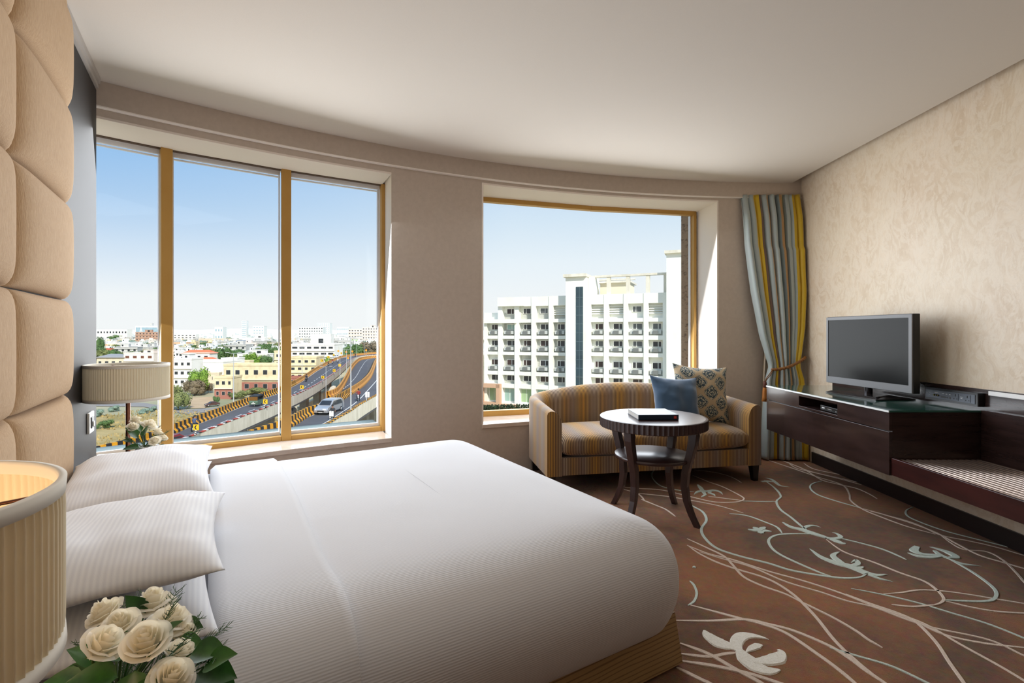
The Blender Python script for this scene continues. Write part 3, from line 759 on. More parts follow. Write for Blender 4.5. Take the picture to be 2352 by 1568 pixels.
NR = [(242,1408,.84,.060,(1,.25),(R(20),R(-22),0),'half open cream rose at the upper left edge of the large bouquet'),
 (276,1432,.80,.056,(2,.45),(R(25),R(-6),.5),'cream rose touching the upper left rose of the large bouquet'),
 (350,1384,.90,.066,(3,.85),(R(4),R(3),0),'fully open white rose at the top of the large bouquet'),
 (392,1426,.84,.066,(4,.65),(R(18),R(10),1),'wide white rose at the upper right of the large bouquet'),
 (237,1478,.72,.060,(5,.35),(R(36),R(-16),2),'cream rose nearest the lamp shade, low on the left of the large bouquet'),
 (337,1474,.71,.066,(6,.10),(R(28),R(4),.3),'large half closed cream rose in the middle of the large bouquet'),
 (426,1455,.84,.044,(7,.05),(R(8),R(18),0),'small white rosebud on the right edge of the large bouquet'),
 (411,1500,.77,.052,(8,.0),(R(20),R(14),1.5),'slim greenish white rosebud right of the middle cream rose'),
 (394,1556,.70,.062,(9,.30),(R(30),R(8),.8),'cream rose at the very bottom of the large bouquet')]
for u, v, Y, sz, kd, tl, lb in NR: rose(near(u,v,Y), sz, kd, tl, vb, lb, 'roses in the large bouquet')
# far bouquet
fs_, ft_ = -.30, 3.13
lv = [(at(u,v,Y), (du,-.3,dv_), (0,-.4,1), L, W) for u,v,Y,du,dv_,L,W in [(316,1006,2.5,-.3,.7,.075,.03),(332,1000,2.48,.3,.8,.075,.028),(320,1028,2.46,-.6,.1,.07,.03),(342,1010,2.46,.6,.3,.07,.026),(335,1030,2.44,.2,-.2,.07,.03),(352,1030,2.46,.7,0,.06,.022),(305,1015,2.5,-.8,.4,.05,.018),(362,1025,2.48,.9,.1,.05,.02),(325,990,2.54,-.1,.8,.05,.018)]]
fe = [(at(292,1005,2.5),0),(at(378,1010,2.48),0),(at(378,1030,2.46),0),(at(300,1028,2.46),0),(at(366,980,2.55),0),(at(385,990,2.5),0)]
bo2, vb2 = bouquet(fs_, ft_, 'leafy greenery in the vase of the small bouquet before the left window', lv, fe)
FR = [(311,964,2.58,.058,(1,.25),(R(10),R(-12),0),'topmost white rose of the small bouquet by the window lamp'),
 (304,980,2.50,.058,(5,.35),(R(30),R(-20),1),'white rose just right of the lamp stem in the small bouquet'),
 (320,975,2.56,.05,(2,.45),(R(15),R(0),0),'white rose between the topmost and the widest rose of the small bouquet'),
 (343,976,2.50,.075,(4,.65),(R(22),R(20),1),'widest white rose leaning right in the small bouquet'),
 (363,993,2.50,.055,(3,.85),(R(10),R(14),2),'open white rose near the gold mullion in the small bouquet'),
 (375,1006,2.48,.045,(7,.05),(R(10),R(30),0),'small white rosebud against the gold mullion in the small bouquet'),
 (356,1012,2.42,.058,(9,.30),(R(40),R(4),0),'lowest white rose of the small bouquet, just above the far pillow')]
for u, v, Y, sz, kd, tl, lb in FR: rose(at(u,v,Y), sz, kd, tl, vb2, lb, 'roses in the small bouquet')

# ---- sofa
SA = math.atan2(.342, 1.755); SW, SD = 1.79, .80
sofa = empty('sofa', (.261, 3.677, 0), SA); tag(sofa, 'striped gold and brown tub sofa in front of the right window', 'sofa')
def stripe_mat():
    mt, nt, b = new_mat('striped_upholstery'); L = nt.links
    tc = nd(nt, 'ShaderNodeTexCoord'); sx = nd(nt, 'ShaderNodeSeparateXYZ'); L.new(tc.outputs['UV'], sx.inputs[0])
    def mth(op, a, bb_):
        n = nd(nt, 'ShaderNodeMath', operation=op)
        for i, x in enumerate((a, bb_)):
            if isinstance(x, (int, float)): n.inputs[i].default_value = x
            else: L.new(x, n.inputs[i])
        return n.outputs[0]
    band = mth('FRACT', mth('MULTIPLY', sx.outputs[0], 1/.37), 0)
    cr = nd(nt, 'ShaderNodeValToRGB'); el = cr.color_ramp.elements
    keys = [(0,(198,152,72)),(.12,(208,158,66)),(.24,(176,148,108)),(.36,(172,154,138)),(.48,(184,164,136)),(.58,(194,152,86)),(.7,(174,144,112)),(.82,(162,146,134)),(.92,(182,154,108)),(1,(198,152,72))]
    while len(el) < len(keys): el.new(.5)
    for e, (p_, c_) in zip(el, keys): e.position = p_; e.color = lin(c_)
    L.new(band, cr.inputs[0])
    fr = mth('FRACT', mth('MULTIPLY', sx.outputs[0], 1/.0125), 0)
    tri = mth('ABSOLUTE', mth('SUBTRACT', fr, .5), 0)
    mr = nd(nt, 'ShaderNodeMapRange'); mr.inputs[1].default_value = .20; mr.inputs[2].default_value = .32; L.new(tri, mr.inputs[0])
    c = mixc(nt, mr.outputs[0], cr.outputs[0], lin((98,76,62)))
    L.new(c, b.inputs['Base Color']); b.inputs['Roughness'].default_value = .8; b.inputs['Sheen Weight'].default_value = .35; b.inputs['Sheen Roughness'].default_value = .4
    bp = nd(nt, 'ShaderNodeBump', Strength=.25, Distance=.003); bp.invert = True; L.new(mr.outputs[0], bp.inputs['Height']); L.new(bp.outputs[0], b.inputs['Normal'])
    return mt
stripe = stripe_mat()
path = []; d = .113; rc = .17; cx0, cx1, cy1 = d/2, SW-d/2, SD-d/2
for i in range(12): path.append((cx0, lerp(0, cy1-rc, i/12)))
for i in range(9): a = PI/2*i/8; path.append((cx0+rc-rc*cos(a), cy1-rc+rc*sin(a)))
for i in range(1, 30): t = i/30; path.append((lerp(cx0+rc, cx1-rc, t), cy1 + .05*sin(PI*t)))
for i in range(9): a = PI/2*i/8; path.append((cx1-rc+rc*sin(a), cy1-rc+rc*cos(a)))
for i in range(1, 13): path.append((cx1, lerp(cy1-rc, 0, i/12)))
rows = []; uvr = []; ul = 0
for i, p in enumerate(path):
    a_ = path[max(i-1,0)]; b__ = path[min(i+1,len(path)-1)]
    t = Vector((b__[0]-a_[0], b__[1]-a_[1])).normalized(); n = Vector((-t.y, t.x))   # n points outward (left of travel)
    if i: ul += (Vector(p) - Vector(path[i-1])).length
    x, y = p
    f_ = max(0, min(1, y/(cy1-rc)))
    h = lerp(.618, .652, f_)
    if y > cy1 - rc - .001:
        q_ = max(0, min(1, (x-d/2)/(SW-d))); h = .652 + .088*max(0, sin(PI*q_))**.8
    prof = [(d/2,.13),(d/2,h-.03),(d/2-.006,h-.012),(d/2-.022,h-.002),(d/2-.036,h)]
    for k in range(1, 8): a = PI/2*k/7; prof.append((-d/2 + (d-.036)*cos(a)*1.0, h-.11+.11*cos(a*0) if k == 0 else h - .11 + .11*cos(a)**.0001*0 + .11*math.sqrt(max(0, 1-(1-cos(a))**2)) if False else h-.11*(1-cos(a)) if False else h-.11+.11*sin(PI/2-a)))
    # quarter ellipse from outer top to inner face
    prof = prof[:5]
    for k in range(1, 9):
        a = PI/2*k/8; prof.append((-d/2 + (d-.036)*cos(a), h-.11 + .11*sin(PI/2 + 0)*0 + .11*math.sqrt(max(0, 1 - (1-cos(a))**2))))
    prof.append((-d/2,.13))
    prof = prof[:5] + [(d/2-.036 - (d-.036)*sin(PI/2*k/8), h-.11*(1-cos(PI/2*k/8))) for k in range(1, 9)] + [(-d/2,.13)]
    rows.append([(x+n.x*o, y+n.y*o, z) for o, z in prof]); uvr.append([(ul, z) for o, z in prof])
m_ = MB(); m_.grid(rows, uv=uvr)
m_.add([(p[0],p[1],p[2]) for p in rows[0]], [tuple(range(len(rows[0])))], uvs=[(p[0]*1.0, p[2]) for p in rows[0]])
m_.add(rows[-1], [tuple(range(len(rows[-1])))][::-1], uvs=[(p[0], p[2]) for p in rows[-1]])
m_.build('tub_frame', stripe, sofa)
m_ = MB(); m_.grid([[(lerp(d, SW-d, i/40), y, z) for y, z in ((.05,.265),(.006,.265),(.004,.262),(.004,.135),(.05,.13))] for i in range(41)], smooth=False, uv=[[(lerp(d, SW-d, i/40)+.02, 0)]*5 for i in range(41)])
m_.bb(d,.05,.13,SW-d,.70,.26); m_.build('front_rail', stripe, sofa)
rows = []; uvr = []
for i in range(61):
    t = i/60; x = lerp(d+.004, SW-d-.004, t); e = min(1, min(t, 1-t)*60/4); e = math.sqrt(max(0, 1-(1-e)**2)); zc, hh = .347, .078*(.55+.45*e) + .010*sin(PI*t)
    loop = []
    for k in range(28):
        a = 2*PI*k/28; cy_, sy = cos(a), sin(a)
        yy = .30 + .315*math.copysign(abs(cy_)**.32, cy_)*(.99+.01*e); zz = zc + hh*math.copysign(abs(sy)**.5, sy) - (.006*sin(PI*t) if sy < 0 else 0)
        zz = max(zz, .264) + (.012*math.sin(PI*(yy/.62)) if sy > .2 else 0)
        loop.append((x, yy, zz))
    rows.append(loop); uvr.append([(x+.05, 0)]*28)
m_ = MB(); m_.grid(rows, uv=uvr, closeu=True); m_.add(rows[0], [tuple(range(28))]); m_.add(rows[-1], [tuple(range(28))]); m_.build('seat_cushion', stripe, sofa)
legm = M('sofa_leg_black', (26,20,18), .35)
for x, y, sx, sy in ((.03,.03,1,1),(SW-.03,.03,-1,1),(.06,SD-.12,1,-1),(SW-.06,SD-.12,-1,-1)):
    m_ = MB(); q_ = [(0,0),(.06*sx,0),(.06*sx,.06*sy),(0,.06*sy)]; bq = [(.008*sx,.006*sy),(.045*sx,.006*sy),(.045*sx,.045*sy),(.008*sx,.045*sy)]
    m_.add([(x+a-.02*sx, y+b-.02*sy, .132) for a, b in q_] + [(x+a-.02*sx, y+b-.02*sy, 0) for a, b in bq], [(0,1,2,3),(7,6,5,4),(0,4,5,1),(1,5,6,2),(2,6,7,3),(3,7,4,0)]); m_.build('leg', legm, sofa)
# cushions
velvet = M('blue_velvet', (58,92,126), .75, c2=(50,82,114), vs=3, sheen=.6); piping = M('cushion_piping', (70,104,136), .7)
cu = pillow_mb(.44, .43, .17, pinch=.14, seed=21, wr=.004, flat=1, p=2.6).build('blue_cushion', velvet, None, weld=True)
cu.location = (1.365, 4.13, .632); cu.rotation_euler = (Matrix.Rotation(SA+R(2), 3, 'Z') @ Matrix.Rotation(R(72), 3, 'X') @ Matrix.Rotation(R(-4), 3, 'Z')).to_euler(); tag(cu, 'plain blue velvet cushion leaning on the patterned cushion on the sofa', 'cushion')
def damask_mat():
    mt, nt, b = new_mat('damask'); L = nt.links
    tc = nd(nt, 'ShaderNodeTexCoord'); sx = nd(nt, 'ShaderNodeSeparateXYZ'); L.new(tc.outputs['UV'], sx.inputs[0])
    nz = nd(nt, 'ShaderNodeTexNoise', Scale=22, Detail=2); L.new(tc.outputs['UV'], nz.inputs['Vector'])
    def mth(op, *a):
        n = nd(nt, 'ShaderNodeMath', operation=op)
        for i, x in enumerate(a):
            if isinstance(x, (int, float)): n.inputs[i].default_value = x
            else: L.new(x, n.inputs[i])
        return n.outputs[0]
    U = mth('MULTIPLY', sx.outputs[0], 2.5); V = mth('MULTIPLY', sx.outputs[1], 2.9)
    ds = []
    for o in (0, .5):
        x = mth('SUBTRACT', mth('FRACT', mth('ADD', U, o)), .5); y = mth('SUBTRACT', mth('FRACT', mth('ADD', V, o)), .5)
        ax = mth('ABSOLUTE', x); ay = mth('ABSOLUTE', y)
        ds.append(mth('ADD', mth('POWER', mth('MULTIPLY', ax, 2.3), 1.35), mth('POWER', mth('MULTIPLY', ay, 2.1), 1.35)))
    dm = mth('MINIMUM', ds[0], ds[1])
    dn = mth('ADD', dm, mth('MULTIPLY', mth('SUBTRACT', nz.outputs['Fac'], .5), .34))
    mk = nd(nt, 'ShaderNodeMapRange'); mk.inputs[1].default_value = .74; mk.inputs[2].default_value = .68; L.new(dn, mk.inputs[0])
    # rings and scrolls inside the motif
    sc = mth('SINE', mth('ADD', mth('MULTIPLY', dm, 21), mth('MULTIPLY', nz.outputs['Fac'], 16)))
    r1 = nd(nt, 'ShaderNodeValToRGB'); e = r1.color_ramp.elements; e[0].position = .25; e[0].color = lin((44,62,74)); e[1].position = .9; e[1].color = lin((190,182,158)); k = e.new(.6); k.color = lin((78,106,116))
    mr = nd(nt, 'ShaderNodeMapRange'); mr.inputs[1].default_value = -1; mr.inputs[2].default_value = 1; L.new(sc, mr.inputs[0]); L.new(mr.outputs[0], r1.inputs[0])
    c = mixc(nt, mk.outputs[0], lin((190,170,138)), r1.outputs[0])
    L.new(c, b.inputs['Base Color']); b.inputs['Roughness'].default_value = .7; b.inputs['Sheen Weight'].default_value = .2
    return mt
cu = pillow_mb(.51, .51, .17, pinch=.12, seed=31, wr=.005, flat=1, p=2.6, uv=True).build('damask_cushion', damask_mat(), None, weld=False)
cu.location = (1.635, 4.29, .672); cu.rotation_euler = (Matrix.Rotation(SA+R(-2), 3, 'Z') @ Matrix.Rotation(R(76), 3, 'X') @ Matrix.Rotation(R(-5), 3, 'Z')).to_euler(); tag(cu, 'beige cushion with dark teal damask motifs at the right end of the sofa', 'cushion')

# ---- round table
tw = M('table_wenge', (66,46,44), .2, c2=(50,34,33), vs=3, stretch=(1,9,1), coat=.35)
tw.node_tree.nodes['Principled BSDF'].inputs['Coat Roughness'].default_value = .22; tw.node_tree.nodes['Principled BSDF'].inputs['Roughness'].default_value = .32
TBX = (.93, 3.28); tb = empty('round_table', (TBX[0], TBX[1], 0), 0); tag(tb, 'round dark wood table with fluted rim and lower shelf before the sofa', 'table')
n_ = 576; fl_ = lambda q: -.028*abs(sin(q*36))**.8
m_ = MB(); m_.lathe([(.0001,.651),(.32,.651),(.338,.6505)], 96)
m_.lathe([(.342,.648),(.343,.645),(.343,.590),(.338,.586),(.30,.586),(.0001,.586)], n_, wob=lambda q: .004 + fl_(q)*.62, smooth=False)
m_.lathe([(.0001,.6508),(.336,.6508),(.343,.648)], n_, wob=lambda q: 0.0)
m_.build('table_top', tw, tb)
MB().lathe([(.0001,.405),(.243,.405),(.248,.401),(.248,.385),(.243,.381),(.0001,.381)], 96).build('shelf', tw, tb)
for k in range(4):
    a = PI/4 + PI/2*k; ca, sa = cos(a), sin(a); rows = []
    for i in range(21):
        z = lerp(.588, 0, i/20)
        rr_ = table(1-z/.588, [(0,.285),(.12,.279),(.3,.252),(.45,.229),(.6,.222),(.75,.236),(.88,.265),(1,.304)])
        wd = lerp(.026, .016, i/20); dp = lerp(.026, .017, i/20)
        rows.append([(ca*(rr_+o) - sa*w_, sa*(rr_+o) + ca*w_, z) for o, w_ in ((-dp,-wd),(dp,-wd),(dp,wd),(-dp,wd))])
    m_ = MB(); m_.grid(rows, smooth=False, closeu=True); m_.add(rows[0], [(0,1,2,3)]); m_.add(rows[-1], [(3,2,1,0)]); m_.build('leg', tw, tb, bevel=.003)
# ---- book
bk = empty('book', (.795, 3.125, .652), R(2)); tag(bk, 'large hardback book with pale cover and navy spine lying on the round table', 'book')
navy = M('book_navy', (28,48,70), .35); cov = M('book_cover', (150,162,174), .4, c2=(142,155,168), vs=4); pg = wave_mat('book_pages', (232,230,226), (205,203,200), 900, 'Z', .9, .1)
MB().bb(.004,.006,.003,.252,.252,.030).build('pages', pg, bk); MB().bb(0,0,0,.257,.257,.003).build('back_cover', navy, bk, bevel=.001)
MB().bb(0,0,.030,.257,.257,.033).build('front_cover', cov, bk, bevel=.001); sp1 = MB().bb(0,-.004,0,.257,.004,.033).build('spine', navy, bk, bevel=.002)
MB().bb(.225,-.0052,.008,.243,-.0038,.025).build('spine_mark', M('book_red', (206,62,52), .5), sp1); mk_ = MB()
for i in range(3): mk_.bb(.229+i*.004,-.0056,.012,.231+i*.004,-.005,.021)
mk_.build('mark_lines', M('book_mark_pale', (226,120,110), .5), sp1)
tx = MB()
for i, (x0, x1, y) in enumerate(((.10,.17,.20),(.11,.16,.185),(.09,.12,.10))): MB().bb(x0, y, .0331, x1, y+.006, .0334).build('cover_line', M('book_cover_line', (230,236,240), .4), bk)
bb_ = MB().bb(.0,.012,-.0,.25,.25,.0); 

# ---- console, luggage bench, back panel
gl = M('green_glass_top', (52,104,94), .06, spec=.8, coat=1.0)
con = empty('media_console', (2.5, 3.62, 0)); tag(con, 'wall hung dark wood console with green glass top under the television', 'console')
XF, Y0, Y1 = 2.219, 2.921, 4.324
def wpart(mb, name, mat, par=con, **k): return part(mb, name, mat, par, **k)
m_ = MB(); m_.bb(XF+.02,Y0,.362,2.775,Y1,.61); m_.bb(XF+.20,Y0,.61,2.775,Y1,.732); m_.bb(XF+.02,Y0,.61,XF+.2,3.386,.732); m_.bb(XF+.02,3.839,.61,XF+.2,Y1,.732); m_.bb(XF+.02,3.386,.61,XF+.2,3.839,.637); m_.bb(XF+.02,3.386,.715,XF+.2,3.839,.732); wpart(m_, 'carcass', dark_w)
m_ = MB(); m_.bb(XF,Y0-.001,.624,XF+.02,3.386,.732); m_.bb(XF,3.839,.624,XF+.02,Y1+.001,.732); m_.bb(XF,3.386,.624,XF+.02,3.839,.639); m_.bb(XF,3.386,.713,XF+.02,3.839,.732); wpart(m_, 'front_panel', dark_w, bevel=.0012)
wpart(MB().bb(XF,Y0-.001,.362,XF+.02,Y1+.001,.618), 'drawer', dark_w, bevel=.0015)
wpart(MB().prism([(XF-.004,Y0-.004),(2.775,Y0-.004),(2.775,Y1),(XF-.004,Y1)], .734, .745), 'glass_top', gl, bevel=.0015)
wpart(MB().bb(XF-.006,Y0-.004,.733,XF-.003,Y1,.744), 'edge_strip', M('bright_edge', (240,244,244), .3))
# set-top box
sb = empty('set_top_box', (2.33, 3.51, .640), R(-4)); tag(sb, 'small black set top box inside the console slot', 'set-top box')
bx = M('device_black', (16,16,18), .3); MB().bb(-.085,-.11,.004,.08,.11,.036).build('case', bx, sb, bevel=.002)
m_ = MB(); m_.bb(-.0856,.055,.016,-.084,.09,.024); wd_ = m_.build('brand_light', M('device_pale', (210,212,214), .4), sb)
m_ = MB()
for i in range(4): m_.bb(-.0856,-.03+i*.013,.017+.001*(i%2),-.084,-.024+i*.013,.022)
m_.bb(-.0856,-.09,.012,-.084,-.082,.018); m_.build('display', M('device_pale', (210,212,214), .4), sb)
for yy in (-.09,.09): MB().lathe([(0,0),(.008,0),(.008,.004),(0,.004)], 12).build('foot', bx, sb, loc=(-.06,yy,0))
# bench
ben = empty('luggage_bench', (2.5, 2.1, 0)); tag(ben, 'low dark wood luggage bench with slatted metal top beside the console', 'luggage bench')
red_w = M('red_mahogany', (66,30,27), .28, c2=(46,20,19), vs=2.4, stretch=(4,1,6), coat=.25)
m_ = MB(); m_.bb(2.229,1.25,.366,2.25,2.917,.466); wpart(m_, 'front_board', red_w, ben, bevel=.0015)
m_ = MB(); m_.bb(2.25,1.25,.366,2.775,2.917,.440); wpart(m_, 'body', dark_w, ben)
sl = M('slat_satin_metal', (196,178,168), .22, .75)
for i in range(14):
    x = 2.268 + i*.0345
    m_ = MB(); m_.bb(x,1.26,.440,x+.021,2.905,.462); wpart(m_, 'slat', sl, ben, bevel=.006, seg=3)
bpn = empty('back_panel', (2.78, 3.2, .5)); tag(bpn, 'dark wood wall panel running behind the console and luggage bench', 'wall panel')
wpart(MB().bb(2.775,1.25,.36,2.788,4.30,.869), 'upper_panel', dark_w, bpn, bevel=.001)
wpart(MB().bb(2.755,1.25,.44,2.775,2.916,.750), 'lower_panel', dark_w, bpn, bevel=.0015)
ws = MB().bb(2.768,1.25,.838,2.776,2.885,.863).build('light_strip', M('strip_white', (246,246,246), .3), None, bevel=.001); tag(ws, 'slim white strip fixed along the top of the dark wall panel', 'strip')
# connectivity panel
cnp = empty('socket_panel', (2.772, 3.105, .806)); tag(cnp, 'black media hub with sockets mounted above the console', 'socket panel')
blk = M('hub_black', (18,18,20), .35); grey = M('hub_grey', (74,78,86), .3, .4)
m_ = MB(); m_.prism([(-.034,-.19),(.003,-.195),(.003,.195),(-.034,.19)], -.040, .040); m_.build('housing', blk, cnp, bevel=.006, seg=3)
MB().bb(-.0365,-.172,-.027,-.034,.178,.027).build('face_plate', grey, cnp, bevel=.001)
pale = M('hub_print', (224,224,226), .5)
for yy in (-.045,-.125):
    s_ = MB().bb(-.0385,yy-.019,-.021,-.0365,yy+.019,.021).build('power_socket', grey, cnp, bevel=.001)
    MB().bb(-.0388,yy-.003,.003,-.0384,yy+.003,.017).bb(-.0388,yy-.014,-.014,-.0384,yy-.006,-.009).bb(-.0388,yy+.006,-.014,-.0384,yy+.014,-.009).build('socket_hole', M('hole_black', (4,4,4), .8), s_)
for i, (yy, c_) in enumerate(((.108,(196,180,60)),(.094,(226,226,226)),(.080,(190,176,90)))):
    j = MB(); j.lathe([(.0,0),(.006,0),(.006,.004),(.003,.004),(.003,.001),(0,.001)], 16); o = j.build('phono_jack', M('hole_black', (4,4,4), .8), cnp, loc=(-.0365,yy,-.006), rot=(0,R(-90),0)); MB().lathe([(0,.0042),(.0032,.0042),(.0032,.0047),(0,.0047)], 12).build('jack_core', M('jack%d' % i, c_, .4), o)
for yy, w_, h_ in ((.045,.017,.006),(.020,.008,.004),(-.004,.007,.007)): MB().bb(-.0378,yy-w_,-.012-h_,-.0364,yy+w_,-.012+h_).build('data_port', M('port_dark', (30,30,34), .4), cnp, bevel=.001)
m_ = MB()
for yy, w_, z in ((.165,.003,.002),(.145,.004,.006),(.145,.005,-.008),(.094,.014,.011),(.045,.009,.009),(.020,.006,.009),(-.004,.005,.009),(-.085,.008,.004),(-.085,.006,-.004)): m_.bb(-.0372,yy-w_,z-.0014,-.0364,yy+w_,z+.0014)
m_.build('print', pale, cnp)

# ---- television
TX, TY = 2.552, 3.578; TA = math.atan2(-.067, .763)
tv = empty('television', (TX, TY, .745), math.atan2(3.96-3.197, 2.507-2.574) - PI/2); tag(tv, 'flat screen television with grey bezel standing on the console', 'television')
# local: -x faces the room, y along the screen (far end = +y), z from the glass top
bez = M('tv_bezel', (112,113,116), .5, .2); scr = M('tv_screen', (24,25,26), .22, spec=.12); cas = M('tv_case', (14,14,15), .4)
hw = .383
m_ = MB(); y0, y1, z0, z1 = -hw, hw, .066, .577
m_.bb(-.012,y0,z0,0,y1,z0+.048); m_.bb(-.012,y0,z1-.022,0,y1,z1); m_.bb(-.012,y0,z0+.048,0,y0+.024,z1-.022); m_.bb(-.012,y1-.018,z0+.048,0,y1,z1-.022); m_.build('bezel', bez, tv)
MB().bb(-.009,y0+.023,z0+.047,-.004,y1-.017,z1-.021).build('screen', scr, tv)
MB().bb(-.003,y0-.003,z0-.004,.045,y1+.003,z1+.004).bb(.045,y0+.08,z0+.05,.075,y1-.08,z1-.1).build('back_case', cas, tv, bevel=.004)
MB().rod((.018,.0,.012),(.018,.0,.09),.026,24).build('neck', M('tv_neck', (60,60,64), .1, .9), tv)
m_ = MB(); a_ = [(-.13,-.235),(.16,-.235),(.16,.235),(-.13,.235)]; b__ = [(-.122,-.225),(.10,-.12),(.10,.12),(-.122,.225)]
m_.add([(p[0],p[1],.001) for p in a_] + [(p[0],p[1],.008) for p in a_] + [(p[0]*.9,p[1]*.9,.020) for p in b__], [(3,2,1,0),(0,1,5,4),(1,2,6,5),(2,3,7,6),(3,0,4,7),(4,5,9,8),(5,6,10,9),(6,7,11,10),(7,4,8,11),(8,9,10,11)]); m_.build('stand_base', M('tv_stand', (40,36,36), .18, coat=.4), tv)

# ---- curtain
def curtain_mat():
    mt, nt, b = new_mat('striped_curtain'); L = nt.links
    tc = nd(nt, 'ShaderNodeTexCoord'); sx = nd(nt, 'ShaderNodeSeparateXYZ'); L.new(tc.outputs['UV'], sx.inputs[0])
    cr = nd(nt, 'ShaderNodeValToRGB'); cr.color_ramp.interpolation = 'CONSTANT'; el = cr.color_ramp.elements
    G, Yl, Br, Go, Dk = (168,180,180), (204,170,20), (100,76,64), (170,132,84), (120,134,136)
    keys = [(0,G),(.20,Yl),(.30,Br),(.36,G),(.42,Go),(.45,Dk),(.50,G),(.56,Br),(.60,Dk),(.64,Go),(.67,Yl),(.71,Dk),(.75,G),(.86,Yl),(.91,Go),(.925,Yl),(.985,G)]
    while len(el) < len(keys): el.new(.5)
    for e, (p_, c_) in zip(el, keys): e.position = p_; e.color = lin(c_)
    L.new(sx.outputs[0], cr.inputs[0])
    nz = nd(nt, 'ShaderNodeTexNoise', Scale=60, Detail=3); mp = nd(nt, 'ShaderNodeMapping'); mp.inputs['Scale'].default_value = (6,.3,1); L.new(tc.outputs['UV'], mp.inputs[0]); L.new(mp.outputs[0], nz.inputs['Vector'])
    c = mixc(nt, .25, cr.outputs[0], nz.outputs['Color'], 'SOFT_LIGHT')
    L.new(c, b.inputs['Base Color']); b.inputs['Roughness'].default_value = .5; b.inputs['Sheen Weight'].default_value = .3
    return mt
cur = empty('curtain', (2.5, 4.70, 0)); tag(cur, 'grey yellow and brown striped curtain tied back in the corner by the plaster wall', 'curtain')
def crow(z, n=220):
    XL = table(-z, [(-2.50,2.192),(-2.05,2.219),(-1.59,2.281),(-1.18,2.356),(-.888,2.440),(-.763,2.410),(-.39,2.385),(-.0,2.372)])
    XR = table(-z, [(-2.50,2.757),(-1.6,2.762),(-1.25,2.745),(-.95,2.705),(-.888,2.700),(-.763,2.735),(-.39,2.762),(-.0,2.772)])
    am = table(-z, [(-2.50,.016),(-2.3,.03),(-1.5,.042),(-.95,.03),(-.888,.022),(-.8,.03),(-.4,.045),(0,.05)])
    out = []; yb = table(-z, [(-2.5,4.765),(-2.3,4.735),(-.888,4.70),(0,4.70)])
    for i in range(n+1):
        u = i/n; ph = 2*PI*(9.0*u) + .5*sin(5*u+1.3); ph += .25*sin(z*1.7+u*9)
        x = lerp(XL, XR, u) + .012*cos(ph)*am/.04
        y = yb - .03*u*(1 if z < 2 else .3) + am*sin(ph)*(.7+.3*sin(u*11+2)) + .006*noise.noise(Vector((u*20, z*3, 0)))
        out.append((min(x, 2.786), y, z))
    return out
NZ = 70; rows = [crow(lerp(2.525, .012, i/NZ)) for i in range(NZ+1)]
m_ = MB(); m_.grid(rows, uv=[[(j/220, i/NZ) for j in range(221)] for i in range(NZ+1)]); cf = part(m_, 'curtain_fabric', curtain_mat(), cur); sm = cf.modifiers.new('thick', 'SOLIDIFY'); sm.thickness = .003
rope = M('rope_bronze', (150,100,44), .5, c2=(110,68,30), vs=120); 
tie = [(2.44,4.66,.855),(2.50,4.635,.862),(2.58,4.62,.885),(2.66,4.615,.925),(2.71,4.62,.955),(2.755,4.66,.975)]
tp = crom(tie, 8); m_ = MB()
for sgn in (0, PI):
    m_.tube([p + Vector((0, .006*cos(i*.9+sgn), .006*sin(i*.9+sgn))) for i, p in enumerate(tp)], .010, 8)
tbk = part(m_, 'tieback_rope', rope, cur)
m_ = MB(); m_.tube(crom([(2.44,4.65,.855),(2.41,4.64,.82),(2.38,4.64,.78),(2.365,4.64,.745)], 6), .004, 6); m_.tube(crom([(2.445,4.65,.855),(2.425,4.64,.82),(2.39,4.64,.775),(2.367,4.64,.745)], 6), .004, 6); part(m_, 'tassel_cord', rope, tbk)
m_ = MB(); m_.lathe([(.0,.0),(.012,0),(.017,-.02),(.018,-.05),(.013,-.062),(0,-.062)], 16, M=Matrix.Translation((2.364,4.64,.75))); part(m_, 'tassel_head', M('tassel_head', (92,48,34), .6), tbk)
m_ = MB(); m_.lathe([(.0,.0),(.014,0),(.019,-.03),(.022,-.09),(.026,-.128),(.02,-.13),(0,-.125)], 24, M=Matrix.Translation((2.362,4.64,.69)), wob=lambda q: .12*sin(q*12)); part(m_, 'tassel_skirt', M('tassel_gold', (186,118,44), .7, c2=(150,88,28), vs=90, stretch=(1,1,.1)), tbk)
# cream lining behind the curtain
m_ = MB(); m_.grid([[(lerp(2.40, 2.46, j/8) - table(z, [(0,.03),(.4,.022),(.9,0),(1.2,-.02)]) , 4.755 + .012*sin(j*1.6), z) for j in range(9)] for z in [1.2*i/12+.012 for i in range(13)]]); part(m_, 'lining', M('curtain_lining', (190,176,156), .8), cur)
# ================================================================== OUTDOORS
GZ = -22.0
rnd = random.Random(12)
conc = M('concrete_cream', (236,230,214), .9, c2=(214,207,188), vs=1.2, stretch=(1,1,.25)); conc_d = M('concrete_grey', (160,154,142), .9, c2=(132,126,116), vs=.8)
asph = M('asphalt', (96,95,98), .85, c2=(86,85,88), vs=.5); yel = M('kerb_yellow', (236,170,32), .7, c2=(222,150,20), vs=1); blk_p = M('kerb_black', (44,40,38), .8)
redp = M('kerb_red', (178,62,40), .8); whp = M('kerb_white', (236,234,228), .8); mark = M('road_paint', (232,230,224), .8)
g_m = M('dry_ground', (196,182,150), 1, c2=(150,150,112), vs=.02, det=8)
struct(MB().bb(-5000,30,GZ-1,5000,9000,GZ).build('ground', g_m), 'dusty city ground', 'ground')
struct(MB().bb(-200,4.98,GZ-1,200,31,GZ-.5).build('ground_apron', g_m), 'ground at the foot of the tower', 'ground')
grass_m = M('dry_grass', (190,166,112), 1, c2=(146,132,78), vs=.16, det=8, vc=(.35,.7), bump=.6, bs=3)
